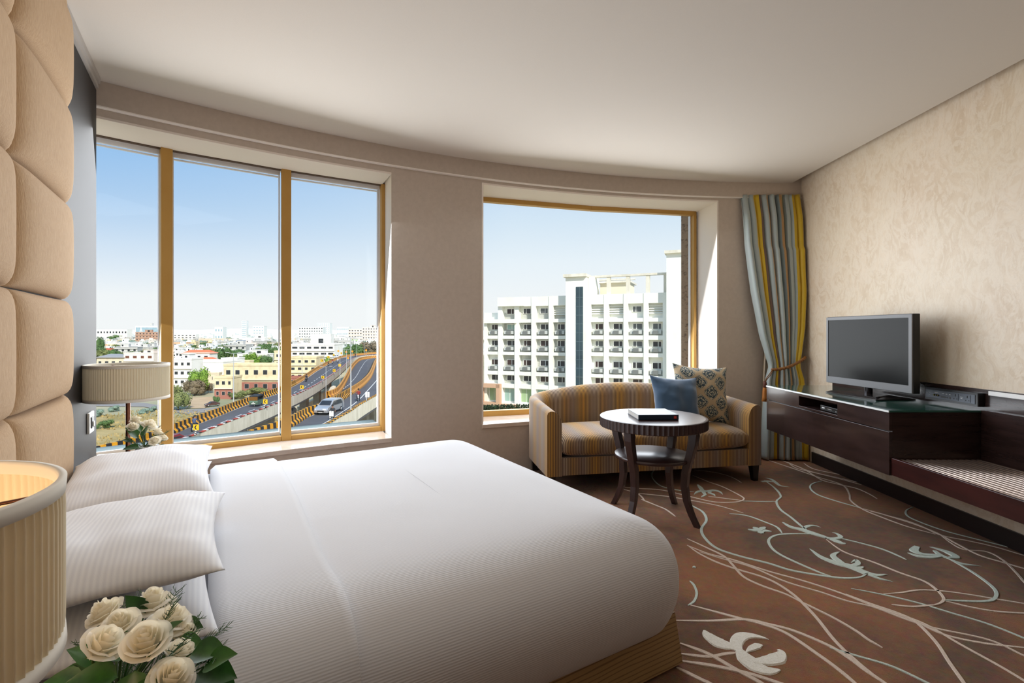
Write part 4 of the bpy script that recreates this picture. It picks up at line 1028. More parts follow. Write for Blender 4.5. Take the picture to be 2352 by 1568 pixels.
g_ = MB(); gp = [(-160,96),(-92,84),(-54,76),(-50,100),(-62,135),(-96,137),(-175,150)]; g_.prism([(a,b) for a, b in gp], GZ, GZ+.15)
rg = random.Random(5)
for i in range(9000):
    x, y = rg.uniform(-150,-46), rg.uniform(76,148)
    if y < 84 - (x+92)*.2 and x > -92 and False: continue
    if x > -52 - (y-100)*.25 or noise.noise(Vector((x*.08,y*.08,2))) < -.12: continue
    h = rg.uniform(.15,.5); w_ = rg.uniform(.08,.28); a = rg.uniform(0,3.14); dx, dy = cos(a)*w_, sin(a)*w_; lx = rg.uniform(-.3,.3)
    g_.add([(x-dx,y-dy,GZ+.1),(x+dx,y+dy,GZ+.1),(x+dx*.5+lx,y+dy*.5,GZ+.15+h),(x-dx*.5+lx,y-dy*.5,GZ+.15+h)], [(0,1,2,3)])
o = g_.build('grass_field', grass_m); tag(o, 'dry yellow green field beside the striped road wall', 'grass', kind='stuff')
lane_m = M('lane_grey', (150,144,138), .95); dirt_m = M('pale_dirt', (206,178,142), 1, c2=(190,160,124), vs=.15)
o = MB().prism([tuple(on(u,v,GZ)[:2]) for u,v in ((200,924),(330,926),(430,942),(520,935),(520,943),(430,952),(330,935),(200,933))], GZ+.16, GZ+.2).build('lane', lane_m); struct(o, 'narrow grey lane behind the flyover', 'lane')
o = MB().prism([tuple(on(u,v,GZ)[:2]) for u,v in ((425,938),(440,914),(486,912),(495,925),(470,938))], GZ+.2, GZ+.24).build('dirt_patch', dirt_m); struct(o, 'patch of bare pale dirt', 'ground')

def on_list():
    return [on(u, v, -10) for u, v in ((397,990),(470,960),(540,935),(600,915),(640,900),(670,890),(700,868),(724,852),(746,838),(764,828),(781,822),(800,818),(821,815),(862,812),(760,960),(806,930),(830,900),(850,870),(862,840))]
# ---- trees
TREE = []
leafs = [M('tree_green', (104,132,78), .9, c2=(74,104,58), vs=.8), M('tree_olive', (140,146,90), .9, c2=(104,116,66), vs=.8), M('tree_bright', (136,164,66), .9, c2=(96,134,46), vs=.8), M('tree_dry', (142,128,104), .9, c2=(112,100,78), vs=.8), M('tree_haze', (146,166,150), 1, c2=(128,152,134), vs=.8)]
trunk_m = M('trunk', (112,90,70), .9)
def crown_mesh(seed, mat, n=1700):
    r_ = random.Random(seed); mb = MB(); bl = [(Vector((r_.uniform(-.6,.6), r_.uniform(-.6,.6), r_.uniform(.38,1.02))), r_.uniform(.26,.46)) for _ in range(11)]
    for _ in range(n):
        c, rr_ = r_.choice(bl); d = Vector((r_.gauss(0,1), r_.gauss(0,1), r_.gauss(0,1)+.25)).normalized(); p = c + d*rr_*r_.uniform(.74,1.12)
        x = d.cross(Vector((r_.gauss(0,1), r_.gauss(0,1), r_.gauss(0,1)))).normalized(); y = (d.cross(x) + d*r_.uniform(-.6,.6)).normalized(); s_ = r_.uniform(.035,.075)
        mb.add([p - x*s_, p - y*s_*.7, p + x*s_, p + y*s_*.7 + d*.03], [(0,1,2,3)])
    for c, rr_ in bl: mb.lathe([(.001,-rr_*.78),(rr_*.54,-rr_*.54),(rr_*.78,0),(rr_*.54,rr_*.54),(.001,rr_*.78)], 9, M=Matrix.Translation(c))
    return mb.mesh('crown', mat)
CROWN = {}
tr_me = MB().tube([(0,0,-.02),(.02,0,.3),(.0,.02,.7)], [.05,.04,.02], 7).mesh('trunk', trunk_m)
def tree(P, h, wd, kind, label, group, sd=0):
    if (kind, sd) not in CROWN: CROWN[(kind, sd)] = crown_mesh(kind*7+sd+1, leafs[kind])
    o = empty('tree', P, rnd.uniform(0,6.3)); tag(o, label, 'tree', group)
    for nm, me in (('crown', CROWN[(kind, sd)]), ('trunk', tr_me)):
        c = bpy.data.objects.new(nm, me); COL.objects.link(c); c.parent = o; c.scale = (wd/2, wd/2, h/1.42)
    return o
def tree_px(u, vb, vt, wpx, kind, label, group=None, z=GZ, sd=0):
    p = on(u, vb, z); k = p.y/F; tree(p, (vb-vt)*k, wpx*k, kind, label, group, sd)
tree_px(450,906,845,58,2,'bright green rounded tree in front of the big plain white wall', sd=1)
tree_px(447,908,868,54,3,'grey brown half bare tree below the bright green tree', sd=2)
tree_px(478,903,876,34,3,'small half bare tree beside the brick walled house', sd=1)
tree_px(409,942,878,56,1,'olive yellow flowering tree by the left gold mullion', sd=0)
tree_px(497,928,908,18,0,'round dark shrub beside the parked jeep on the dirt patch', sd=2)
tree_px(548,916,896,44,1,'low olive bush above the striped wall, left of the white porch', sd=2)
tree_px(590,905,886,60,1,'long olive bush in front of the white porch', sd=1)
tree_px(625,896,872,38,3,'brownish bush right of the white porch', sd=0)
tree_px(505,838,794,56,0,'large dark green tree right of the orange roofed villa', sd=0)
tree_px(480,832,800,30,1,'olive tree behind the orange roofed villa', sd=1)
tree_px(583,842,806,52,2,'sunlit green tree before the white balcony house', sd=2)
tree_px(612,842,812,40,0,'dark tree between the balcony house and the cream wall', sd=1)
tree_px(632,838,792,32,0,'dark tall tree by the middle gold mullion', sd=2)
tree_px(560,815,798,30,0,'dark tree left of the white balcony house', sd=2)
tree_px(737,862,815,36,2,'bright green tree behind the cream corner building', sd=0)
tree_px(806,828,787,60,0,'large dark green tree above the bend of the flyover', sd=1)
tree_px(785,830,795,46,0,'dark green tree left of the largest tree at the flyover bend', sd=2)
tree_px(848,826,782,52,3,'brown tinged tree at the right edge of the left window', sd=0)
tree_px(828,826,788,44,0,'dark green tree right of the largest tree at the flyover bend', sd=0)
tree_px(230,815,770,26,0,'tall dark tree next to the grey side panel', sd=1)
tree_px(275,822,799,34,1,'pale flowering tree above the grey sheet roof', sd=2)
tree_px(322,815,800,40,0,'dark green tree behind the pinkish white house', sd=0)
tree_px(362,825,796,26,0,'dark green tree next to the left gold mullion', sd=2)
tree_px(270,783,767,34,0,'dark spreading tree left of the brick apartment block', sd=1)
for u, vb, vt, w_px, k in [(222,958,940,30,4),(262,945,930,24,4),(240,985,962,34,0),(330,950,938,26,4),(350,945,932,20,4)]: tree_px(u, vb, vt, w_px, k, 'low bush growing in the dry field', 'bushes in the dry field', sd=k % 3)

# ---- houses
hc = {n: M('house_'+n, c, .9, c2=c2, vs=.35, vc=(.45,.75)) for n, c, c2 in (('white',(244,242,236),(230,226,216)),('cream',(232,216,178),(206,186,146)),('beige',(222,206,180),(200,184,160)),('pink',(240,226,214),(226,210,196)),('brick',(170,112,96),(150,96,84)),('peach',(232,188,150),(214,170,134)),('brownbrick',(188,152,130),(166,132,112)),('grey',(206,204,198),(186,184,178)),('pale',(232,236,234),(218,224,222)),('green',(190,224,150),(176,210,136)))}  # pale: distance haze mixed into the wall colour
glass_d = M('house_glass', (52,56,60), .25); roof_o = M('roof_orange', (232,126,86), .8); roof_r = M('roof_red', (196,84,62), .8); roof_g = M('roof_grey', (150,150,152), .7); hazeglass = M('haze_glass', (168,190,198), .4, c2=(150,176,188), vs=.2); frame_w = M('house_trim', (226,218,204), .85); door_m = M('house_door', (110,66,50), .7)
HB_ = {'white':frame_w}
def house(label, u0, u1, vt, vb, col, depth=10, floors=2, cols=3, rz=0, extra=None, base_z=GZ, winc=glass_d, name='house', cat='house', group=None, ww=.5, trim=frame_w):
    c = on((u0+u1)/2, vb, base_z); k = c.y/F; W = (u1-u0)*k; H = (vb-vt)*k
    az_ = math.atan2(c.x, c.y)
    o = empty(name, c, R(rz)); tag(o, label, cat, group)
    MB().bb(-W/2,0,0,W/2,depth,H).build('walls', hc[col], o)
    p = MB(); p.bb(-W/2-.15,-.15,H,W/2+.15,.15,H+.7); p.bb(-W/2-.15,depth-.15,H,W/2+.15,depth+.15,H+.7); p.bb(-W/2-.15,.15,H,-W/2+.15,depth-.15,H+.7); p.bb(W/2-.15,.15,H,W/2+.15,depth-.15,H+.7); p.build('roof_parapet', hc[col], o)
    fh = H/floors
    for f in range(floors):
        for j in range(cols):
            x = -W/2 + W*(j+.5)/cols; ww_ = W/cols*ww*(1 if (j+f) % 3 else .8); z = f*fh + fh*.38; hh = fh*.32
            w_ = MB().bb(x-ww_/2-.06,-.08,z-.06,x+ww_/2+.06,.02,z+hh+.06).build('window', trim, o)
            MB().bb(x-ww_/2,-.11,z,x+ww_/2,-.07,z+hh).build('pane', winc, w_)
        if f: MB().bb(-W/2-.1,-.6,f*fh-.1,W/2+.1,0,f*fh+.08).build('ledge', trim, o)
    if extra: extra(o, W, H, depth, k)
    return o
def gable(col, over=.6, ht=2.2):
    def fn(o, W, H, D, k):
        a = [(-W/2-over,-over,H+.2),(W/2+over,-over,H+.2),(W/2+over,D+over,H+.2),(-W/2-over,D+over,H+.2),(-W/2*.7,D/2,H+.2+ht),(W/2*.7,D/2,H+.2+ht)]
        MB().add(a, [(0,1,5,4),(1,2,5),(2,3,4,5),(3,0,4),(3,2,1,0)]).build('hip_roof', col, o)
    return fn
def stairroom(x0, x1, h, col='white', win=True):
    def fn(o, W, H, D, k):
        MB().bb(W*x0,1,H,W*x1,5,H+h).build('stair_room', hc[col], o); MB().bb(W*x0-.3,.6,H+h,W*x1+.3,5.3,H+h+.2).build('stair_roof', hc[col], o)
        if win: MB().bb(W*(x0*.6+x1*.4),.93,H+.9,W*(x0*.3+x1*.7),1.02,H+h-.7).build('stair_window', glass_d, o)
        t = MB(); t.lathe([(0,0),(.6,0),(.6,1.1),(.2,1.3),(0,1.3)], 14, M=Matrix.Translation((W*(x1+.12) if x1 < .3 else W*(x0-.12),3,H))); t.build('water_tank', blk_p if win else hc['grey'], o)
    return fn
def brickbase(frac):
    def fn(o, W, H, D, k):
        MB().bb(-W/2-.05,-.06,0,W/2+.05,0,H*frac).build('brick_base', hc['brick'], o)
    return fn
def both(*fs):
    def fn(*a):
        for f in fs: f(*a)
    return fn
house('white villa with two orange tiled roofs left of the large dark tree', 418,481,812,846,'white',9,2,4,0,gable(roof_o))
house('low white wing with an orange roof below the orange roofed villa', 446,488,827,852,'white',6,1,3,0,gable(roof_o,.5,1.6))
house('white arched balcony house at the left edge of the middle pane', 398,440,826,888,'white',8,3,3,0,stairroom(-.1,.3,2.4))
house('big plain white windowless block behind the bright green tree', 440,514,832,878,'white',14,1,1,-4,None,ww=.04)
house('long stained cream house with brick panels above the green rickshaw', 514,641,840,904,'cream',9,2,6,0,brickbase(.42),ww=.45)
house('small stained cream house over a brick ground floor by the lamp pole', 493,534,868,916,'cream',6,2,3,0,brickbase(.5))
house('small white porch with dark doorway above the striped wall', 580,621,866,898,'white',5,1,2,0,stairroom(-.2,.25,.9,win=False),winc=door_m)
house('tall cream stair tower by the middle gold mullion', 630,650,808,862,'cream',6,3,1,0)
house('white balcony house with dark arched windows behind the sunlit tree', 545,614,814,842,'white',9,2,4,0,stairroom(-.05,.4,3.2))
house('white terrace house with a brown timbered upper floor', 508,545,824,856,'white',8,2,3,0,None,winc=door_m)
house('small cream hut with a flat roof left of the sunlit tree', 540,573,830,852,'cream',5,1,2)
house('grey stucco wall house left of the small cream house', 474,502,858,880,'beige',7,1,1,8,ww=.05)
house('small white house with pinkish eaves among the dark trees', 527,552,800,818,'pink',7,2,2,0,gable(hc['pink'],.8,.5))
house('wide sandy unfinished house with three dark openings', 456,530,778,792,'beige',12,1,5,0,None,ww=.35)
house('bright white block with a raised penthouse beyond the dark trees', 548,608,776,792,'white',12,1,5,0,stairroom(.1,.45,4))
house('white house with solar panels on its roof', 538,584,786,802,'white',10,2,4,0,lambda o,W,H,D,k: MB().add([(-W*.45,.5,H+.8),(W*.35,.5,H+.8),(W*.35,5,H+3),(-W*.45,5,H+3)],[(0,1,2,3)]).build('solar_panel', M('solar_blue', (96,112,132), .3), o))
house('cream walled house above the dark tree line of the middle pane', 582,625,788,800,'beige',10,1,4)
house('white four storey apartment house at the left of the middle pane', 398,450,768,788,'white',12,4,6)
house('peach house with a flat roof at the left of the middle pane', 397,428,787,803,'peach',9,2,3)
house('small white cottage with a tank, left of the orange roofed villa', 402,424,806,822,'white',7,1,2,0,stairroom(-.3,.2,2))
# left pane
house('pinkish white house with a brown door, behind the window lamp shade', 284,353,812,846,'pink',9,2,4,0,stairroom(.12,.46,2.6,'pink'),winc=door_m)
house('beige house under a rounded grey sheet roof beside the grey panel', 222,284,822,846,'beige',9,1,4,0,lambda o,W,H,D,k: MB().add([(-W/2-1,-1,H+.3),(W/2+1,-1,H+.3),(W/2+1,D,H+.3),(-W/2-1,D,H+.3),(-W*.2,D/2,H+2.6),(W*.2,D/2,H+2.6)],[(0,1,5,4),(1,2,5),(2,3,4,5),(3,0,4),(3,2,1,0)]).build('sheet_roof', roof_g, o))
house('orange walled house with a red tiled roof beside the grey panel', 226,258,806,822,'peach',8,2,3,0,gable(roof_r))
house('peach block with one dark opening, left in the left pane', 230,248,792,808,'peach',8,1,1)
house('long plain white warehouse across the left pane', 246,330,796,812,'white',10,1,3,0,ww=.1)
house('white house with three dark windows right of the green awning', 298,326,788,802,'white',9,1,3,0,stairroom(-.2,.3,2))
house('cream house with a long red roof band in the left pane', 322,364,792,806,'cream',10,1,4,0,gable(roof_r,.3,.7))
house('brown brick unfinished apartment block in the left pane', 311,364,763,790,'brownbrick',16,4,7,0,stairroom(-.1,.2,5,'brownbrick'),ww=.4,trim=hc['brownbrick'])
house('long white office block on the horizon beside the grey panel', 222,292,757,783,'white',20,2,10)
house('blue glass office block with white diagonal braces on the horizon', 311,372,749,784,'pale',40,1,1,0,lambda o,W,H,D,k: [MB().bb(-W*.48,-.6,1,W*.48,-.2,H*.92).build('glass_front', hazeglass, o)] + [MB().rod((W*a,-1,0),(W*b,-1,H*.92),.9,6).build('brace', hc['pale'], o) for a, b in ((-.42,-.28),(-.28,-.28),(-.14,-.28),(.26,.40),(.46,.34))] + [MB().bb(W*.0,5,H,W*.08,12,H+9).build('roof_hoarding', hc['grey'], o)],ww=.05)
# right pane
house('large white office house with dark ribbon windows above the flyover', 669,768,792,860,'white',14,5,6,0,None,ww=.72)
house('white block stacked on the large office house', 714,760,768,800,'white',10,1,1,0,None,base_z=on(737,826,GZ).z+6,ww=.3)
house('stained cream corner building below the large white office house', 666,726,822,872,'cream',12,3,4,3,None,ww=.5)
house('low brick shed in front of the stained cream corner building', 660,700,868,884,'brick',5,1,2)
house('white apartment block with rows of small windows on the horizon', 686,742,751,783,'pale',20,5,10)
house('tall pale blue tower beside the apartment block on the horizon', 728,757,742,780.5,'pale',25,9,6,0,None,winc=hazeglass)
house('light green house behind the trees at the flyover bend', 782,824,781,795,'green',10,2,4)
house('white house with long balconies right of the white block', 760,802,775,797,'white',10,3,4)
house('pinkish apartment block with stacked balconies at the right pane edge', 800,832,756,790,'pink',16,5,5,0,None)
house('tallest pinkish apartment block at the right pane edge', 832,868,752,793,'pink',16,6,6,0,stairroom(.0,.3,4,'pink'))
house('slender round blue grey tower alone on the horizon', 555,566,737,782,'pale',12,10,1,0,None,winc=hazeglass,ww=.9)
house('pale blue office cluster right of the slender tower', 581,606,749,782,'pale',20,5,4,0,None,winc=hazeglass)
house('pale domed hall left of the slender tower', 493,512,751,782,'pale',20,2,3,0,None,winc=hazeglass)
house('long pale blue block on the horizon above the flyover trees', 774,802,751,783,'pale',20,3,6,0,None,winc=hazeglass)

# ordinary houses of the city, one object each
vm = []
for i in range(24):
    r_ = random.Random(50+i%12); W = r_.uniform(8,17); D = r_.uniform(8,12); fl2 = r_.choice((1,2,2,3)); H = 3.1*fl2 + 1; cl = r_.choice(('white','white','white','white','pale','pink','beige','cream','grey'))
    m_ = MB(); m_.bb(-W/2,0,0,W/2,D,H); m_.bb(-W/2-.2,-.4,H,W/2+.2,D+.2,H+.25); 
    x0 = r_.uniform(-W*.4,W*.1); m_.bb(x0,1,H+.25,x0+W*.35,5,H+3)
    for f in range(fl2):
        n_w = r_.choice((2,3,4))
        for j in range(n_w):
            x = -W/2 + W*(j+.5)/n_w; m_.bb(x-.8,-.06,f*3.1+1,x+.8,.02,f*3.1+2.4,mi=1)
        m_.bb(-W/2-.2,-.7,f*3.1+2.9,W/2+.2,0,f*3.1+3.1)
    m_.bb(x0+1,.94,H+1,x0+2,1.02,H+2.3,mi=1)
    vm.append(m_.mesh('house', [hc[cl], glass_d if i < 12 else M('far_window_hazed', (150,156,156), .5)]))  # distance haze put into the grey of the far panes
OCC = []
for o in COL.objects:
    if o.parent is None and o.type == 'EMPTY' and o.get('category') in ('house', 'tree'):
        OCC.append((o.location.x, o.location.y + (5 if o['category'] == 'house' else 0), 16 if o['category'] == 'house' else 7))
OCC += [(p.x, p.y, 12) for p in on_list()]
def free(x, y, r):
    if any((x-a)**2 + (y-b)**2 < (r+c)**2 for a, b, c in OCC): return False
    OCC.append((x, y, r)); return True
def view_x(Y, lo=215, hi=872): return (rnd.uniform(lo, hi)-CX)/F*Y
LB = {}
cnt = 0
for i in range(270):
    t = (i/270)**1.15; Y = lerp(420, 1300, t)*rnd.uniform(.97,1.03)
    X = view_x(Y)
    for _ in range(30):
        if free(X, Y + 5, 8): break
        Y = lerp(420, 1300, t)*rnd.uniform(.92,1.08); X = view_x(Y)
    else: continue
    o = bpy.data.objects.new('city_house', rnd.choice(vm[:12] if Y < 620 else vm[12:])); COL.objects.link(o); o.location = (X, Y, GZ); o.rotation_euler = (0,0,rnd.uniform(-.3,.3)); s_ = rnd.uniform(.85,1.2); o.scale = (s_,s_,s_)
    tag(o, 'small flat roofed house in the spread of the pale city', 'house', 'houses of the pale city')
far = MB()
for i in range(900):
    Y = lerp(1650, 4800, (i/900)**1.3); X = view_x(Y); W = rnd.uniform(12,34); H = rnd.choice((6,8,10,13,17)) + (rnd.uniform(0,18) if rnd.random() < .06 else 0)
    far.bb(X-W/2,Y,GZ,X+W/2,Y+14,GZ+H, mi=rnd.choice((0,0,0,1,1,2)))
for i in range(1500):
    Y = lerp(1650, 4800, rnd.random()**1.2); X = view_x(Y, *rnd.choice(((-700, 215), (872, 2500)))); W = rnd.uniform(12,34); H = rnd.choice((6,8,10,13,17)); far.bb(X-W/2,Y,GZ,X+W/2,Y+14,GZ+H, mi=rnd.choice((0,0,0,1,1,2)))
for i in range(900):
    Y = lerp(330, 1650, (i/900)**1.3); X = view_x(Y, *rnd.choice(((-700, 190), (890, 1100), (1100, 2500))))
    if -30 < X < 60 and Y < 400: continue
    W = rnd.uniform(9,18); H = rnd.choice((4,7,7,10)); far.bb(X-W/2,Y,GZ,X+W/2,Y+10,GZ+H, mi=rnd.choice((0,0,0,1,1,2)))
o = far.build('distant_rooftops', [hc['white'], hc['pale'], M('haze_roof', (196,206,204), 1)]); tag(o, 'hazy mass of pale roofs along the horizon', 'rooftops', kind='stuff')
for i in range(230):
    Y = lerp(395, 1600, (i/230)**1.3)*rnd.uniform(.97,1.03)
    X = view_x(Y)
    for _ in range(20):
        if free(X, Y, 6): break
        Y *= rnd.uniform(.96,1.04); X = view_x(Y)
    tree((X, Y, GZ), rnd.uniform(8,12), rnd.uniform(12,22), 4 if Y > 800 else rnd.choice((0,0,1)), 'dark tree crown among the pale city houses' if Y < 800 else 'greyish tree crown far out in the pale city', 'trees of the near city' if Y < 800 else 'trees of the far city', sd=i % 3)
hl = MB(); rows = []
for i in range(81):
    a = lerp(-1.3, 1.1, i/80); h = 14 + 30*max(0, noise.noise(Vector((a*7, 3.1, 0)))) + 12*noise.noise(Vector((a*23, 1, 0)))
    rows.append([(6000*sin(a), 6000*cos(a)+200, GZ), (6000*sin(a), 6000*cos(a)+200, EYE + 20 + h), (6000*sin(a), 6000*cos(a)+900, GZ)])
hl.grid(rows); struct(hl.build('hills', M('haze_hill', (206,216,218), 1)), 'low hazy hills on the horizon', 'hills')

# ---- flyover
def pxs(txt, z, k=6): return crom([on(*map(float, q.split(',')), z) for q in txt.split()], k)
def resample(p, n):
    L = [0]
    for a, b in zip(p, p[1:]): L.append(L[-1] + (b-a).length)
    out = []; j = 0
    for i in range(n):
        s_ = L[-1]*i/(n-1)
        while j < len(L)-2 and L[j+1] < s_: j += 1
        t = (s_-L[j])/max(1e-6, L[j+1]-L[j]); out.append(p[j].lerp(p[j+1], t))
    return out, L[-1]
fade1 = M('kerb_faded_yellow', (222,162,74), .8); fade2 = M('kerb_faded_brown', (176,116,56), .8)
def wall_run(pts, step, prof, mats, sgn, fade=10**6):
    """striped wall along pts; prof = [(side offset, z)]"""
    _, L = resample(pts, 2); q, L = resample(pts, max(3, int(L/step))); mb = MB(); n = len(q); rows = []
    for i, p in enumerate(q):
        t = (q[min(i+1,n-1)] - q[max(i-1,0)]); t.z = 0; t.normalize(); s_ = Vector((-t.y, t.x, 0))*sgn
        rows.append([p + s_*o + Vector((0,0,z)) for o, z in prof])
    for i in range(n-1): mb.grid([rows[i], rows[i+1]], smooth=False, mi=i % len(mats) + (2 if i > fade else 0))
    return mb
ZA, ZB, ZCK = -10.5, -8.8, -9.6
AL = pxs('150,1070 222,1050 290,1033 350,1012 397,994 430,980.6 499,954.5 539,938 579,923.6 603,914 639,901.8 669,887.5 695,872.8 723,853.1 745.6,839.8 763.8,830 780.7,823 800,818.8 821,816 862,812.5 900,811', ZA)
AR = [p - Vector((0,0,.9)) for p in pxs('200,1085 300,1055 380,1022 415.4,1009.7 447,998.7 506.3,975.7 568,952 607,937 638.4,924.8 669,910 690.9,900.8 737,877 782,846 806,826.5 821,819.5 842.4,816 880,813.8', ZA+.9)]
BL = pxs('470,1062 564,1018 639,990.5 669,976.6 702,957 738.6,943 777.9,921 806,903.7 828.4,888 845,871.4 853.6,856 862,833.5 868,824', ZB)
BR = [p - Vector((0,0,.9)) for p in pxs('680,1006 751,973.8 775,960.5 806,943 828,928 862,909 905,886', ZB+.9)]
CL = pxs('752,914 776.5,902 794.7,872.8 808.7,844.7 825.6,828 846,823.5 866,821.6', ZCK); CR = pxs('762,915 783.5,898 815.7,882 839.6,862 849.4,846 855,833.5 860.6,824 868,822', ZCK)
def deck(name, Lf, Rt, z, label, para_l=True, fascia=True):
    o = empty(name, Lf[0]); tag(o, label, 'flyover')
    l, _ = resample(Lf, 90); r_, _ = resample(Rt, 90); mb = MB(); rows = []
    for a, b in zip(l, r_): rows.append([Vector((a.x,a.y,z-1.1)), Vector((a.x,a.y,z)), Vector((b.x,b.y,z)), Vector((b.x,b.y,z-1.1))])
    mb.grid(rows, smooth=False); part(mb, 'road_surface', asph, o)
    return o, l, r_
PW = [(.45,-.1),(.45,.30),(.28,.55),(.25,1.05),(0,1.05),(-.1,-1.3)]
fa, al, ar = deck('upper_flyover', AL, AR, ZA, 'long curving flyover carriageway on the left, with the green rickshaw on it')
part(wall_run(AL, .55, [(-.45,.0),(-.42,.25),(-.16,.5),(-.12,1.05),(.15,1.05),(.2,-1.4)], [0,1], 1, 125), 'striped_parapet', [yel, blk_p, fade1, fade2], fa)
part(wall_run(AR, 3, [(.25,-.02),(.25,.88),(-.05,.88),(-.05,-.8),(1.2,-1.3)], [conc], 1), 'concrete_parapet', conc, fa)
m_ = wall_run(AR, .5, [(.28,.88),(.28,.98),(-.08,.98),(-.08,.88)], [0,1,2,3], 1); part(m_, 'kerb_top', [redp, whp, blk_p, redp], fa)
def line_on(o, l, r_, f, w, z, dash=None, name='lane_line'):
    mb = MB(); n = len(l); c = [a.lerp(b, f) for a, b in zip(l, r_)]
    q, L = resample(c, int(n*2.2))
    for i in range(len(q)-1):
        if dash and (i % dash) >= dash//2: continue
        a, b = q[i], q[i+1]; t = (b-a); t.z = 0; t.normalize(); s_ = Vector((-t.y,t.x,0))*w/2
        mb.add([Vector((p.x,p.y,z+.03)) for p in (a-s_, a+s_, b+s_, b-s_)], [(0,1,2,3)])
    part(mb, name, mark, o)
line_on(fa, al, ar, .90, .14, ZA); line_on(fa, al, ar, .52, .16, ZA, 4, 'dashed_line'); line_on(fa, al, ar, .08, .12, ZA)
fb, bl, br = deck('lower_flyover', BL, BR, ZB, 'near flyover carriageway at the right, with the silver car on it')
part(wall_run(BL, .52, [(-.45,.0),(-.42,.25),(-.16,.5),(-.12,1.05),(.15,1.05),(.2,-1.4)], [0,1], 1, 82), 'striped_parapet', [yel, blk_p, fade1, fade2], fb)
part(wall_run(BR, 3, [(.25,-.02),(.25,.88),(-.05,.88),(-.05,-.8),(1.2,-1.3)], [conc], 1), 'concrete_parapet', conc, fb)
m_ = wall_run(BR, .5, [(.28,.88),(.28,.98),(-.08,.98),(-.08,.88)], [0,1], 1); part(m_, 'kerb_top', [yel, blk_p], fb)
line_on(fb, bl, br, .62, .16, ZB); line_on(fb, bl, br, .07, .12, ZB)
fc, cl_, cr2 = deck('middle_ramp', CL, CR, ZCK, 'ramp between the two flyover carriageways, with a dashed centre line')
part(wall_run(CL, .7, [(-.40,.0),(-.36,.3),(-.12,.5),(-.1,1.1),(.2,1.1),(.25,-13)], [0,1], 1, 0), 'striped_parapet', [yel, blk_p, fade1, fade2], fc)
line_on(fc, cl_, cr2, .5, .2, ZCK, 4, 'dashed_line')
for i, (u, v, z) in enumerate([(616,955,ZA-1.4),(585,968,ZA-1.4),(548,985,ZA-1.4),(700,912,ZA-1.4),(730,893,ZA-1.4),(755,875,ZA-1.4)]):
    p = on(u, v, z); part(MB().bb(p.x-1.6,p.y+1.2,GZ,p.x-.2,p.y+2.6,z+.3), 'pier', conc_d, fa)
for i, (u, v) in enumerate([(812,955),(840,940),(857,930)]):
    p = on(u, v, ZB-1.4); part(MB().bb(p.x-1.6,p.y+1.2,GZ,p.x-.2,p.y+2.6,ZB-1), 'pier', conc_d, fb)
# retaining wall below the left carriageway
m_ = MB(); a = on(663,1000,GZ); lw = [on(688,935,-17), on(722,917,-15.5), on(741,903,-14), on(771,886,-12.5)]
for p, q_ in zip(lw, lw[1:]): m_.add([Vector((p.x,p.y,GZ)), Vector((q_.x,q_.y,GZ)), q_, p, Vector((p.x-1,p.y+1,GZ)), Vector((q_.x-1,q_.y+1,GZ)), q_+Vector((-1,1,0)), p+Vector((-1,1,0))], [(0,1,2,3),(4,7,6,5),(3,2,6,7)])
o = m_.build('retaining_wall', conc); struct(o, 'stepped concrete wall below the left carriageway', 'wall')

# ---- street furniture
galv = M('galvanised', (180,183,184), .6); sign_y = M('sign_yellow', (244,190,24), .5)
def chevron(u, v, ub, vb, z, label, px=13, flip=False, blank=False, col=None):
    b = on(ub, vb, z); k = b.y/F; s_ = px*k; c = at(u, v, b.y); o = empty('chevron_sign' if not blank else 'warning_sign', b, 0); tag(o, label, 'road sign', 'signs along the flyover')
    part(MB().bb(c.x-s_/2,c.y-.03,c.z-s_/2,c.x+s_/2,c.y,c.z+s_/2), 'board', col or sign_y, o)
    if not blank:
        m_ = MB(); g_ = -1 if flip else 1; q_ = [(.18,.38),(-.06,.38),(-.32,0),(-.06,-.38),(.18,-.38),(-.06,0)]
        m_.add([(c.x+a*s_*g_, c.y-.035, c.z+b2*s_) for a, b2 in q_], [(0,1,2,5),(5,2,3,4)]); part(m_, 'chevron', blk_p, o)
    n_ = 6
    for j in range(n_): 
        z0 = lerp(b.z, c.z-s_/2, j/n_); z1 = lerp(b.z, c.z-s_/2, (j+1)/n_); xx0 = lerp(b.x, c.x, j/n_)
        part(MB().bb(xx0-.06,b.y-.02,z0,xx0+.06,b.y+.08,z1), 'post_band', whp if j % 2 else blk_p, o) if px > 9 else None
    if px <= 9: part(MB().bb(c.x-.06,b.y,b.z,c.x+.06,b.y+.08,c.z), 'post', galv, o)
chevron(450.5,981,447,1000,ZA+.9,'large yellow chevron sign nearest the left gold mullion')
chevron(609.5,922,606,938,ZA+.9,'yellow chevron sign right of the green rickshaw',10)
chevron(693.6,888.5,691,900,ZA+.9,'yellow chevron sign nearest the middle gold mullion in the right pane',8)
chevron(741.6,866,739.5,876,ZA+.9,'yellow chevron sign above the arched underpass',6.5)
chevron(767.5,850.5,765.5,858,ZA+.9,'yellow chevron sign below the plain yellow board',6)
chevron(780.5,838.5,780,849,ZA+.9,'plain yellow sign board on the flyover edge',6,blank=True)
chevron(739.6,827.7,741,838,ZA+.9,'right pointing chevron sign nearest the cream corner building',6,True)
chevron(754.5,819.8,756,829,ZA+.9,'right pointing chevron sign in front of the bright green tree',5,True)
chevron(766.5,815,768,823,ZA+.9,'right pointing chevron sign next to the white van',4,True)
chevron(784,811,785,819,ZA+.9,'right pointing chevron sign at the flyover bend',4,True)
org = M('sign_orange', (240,160,50), .5)
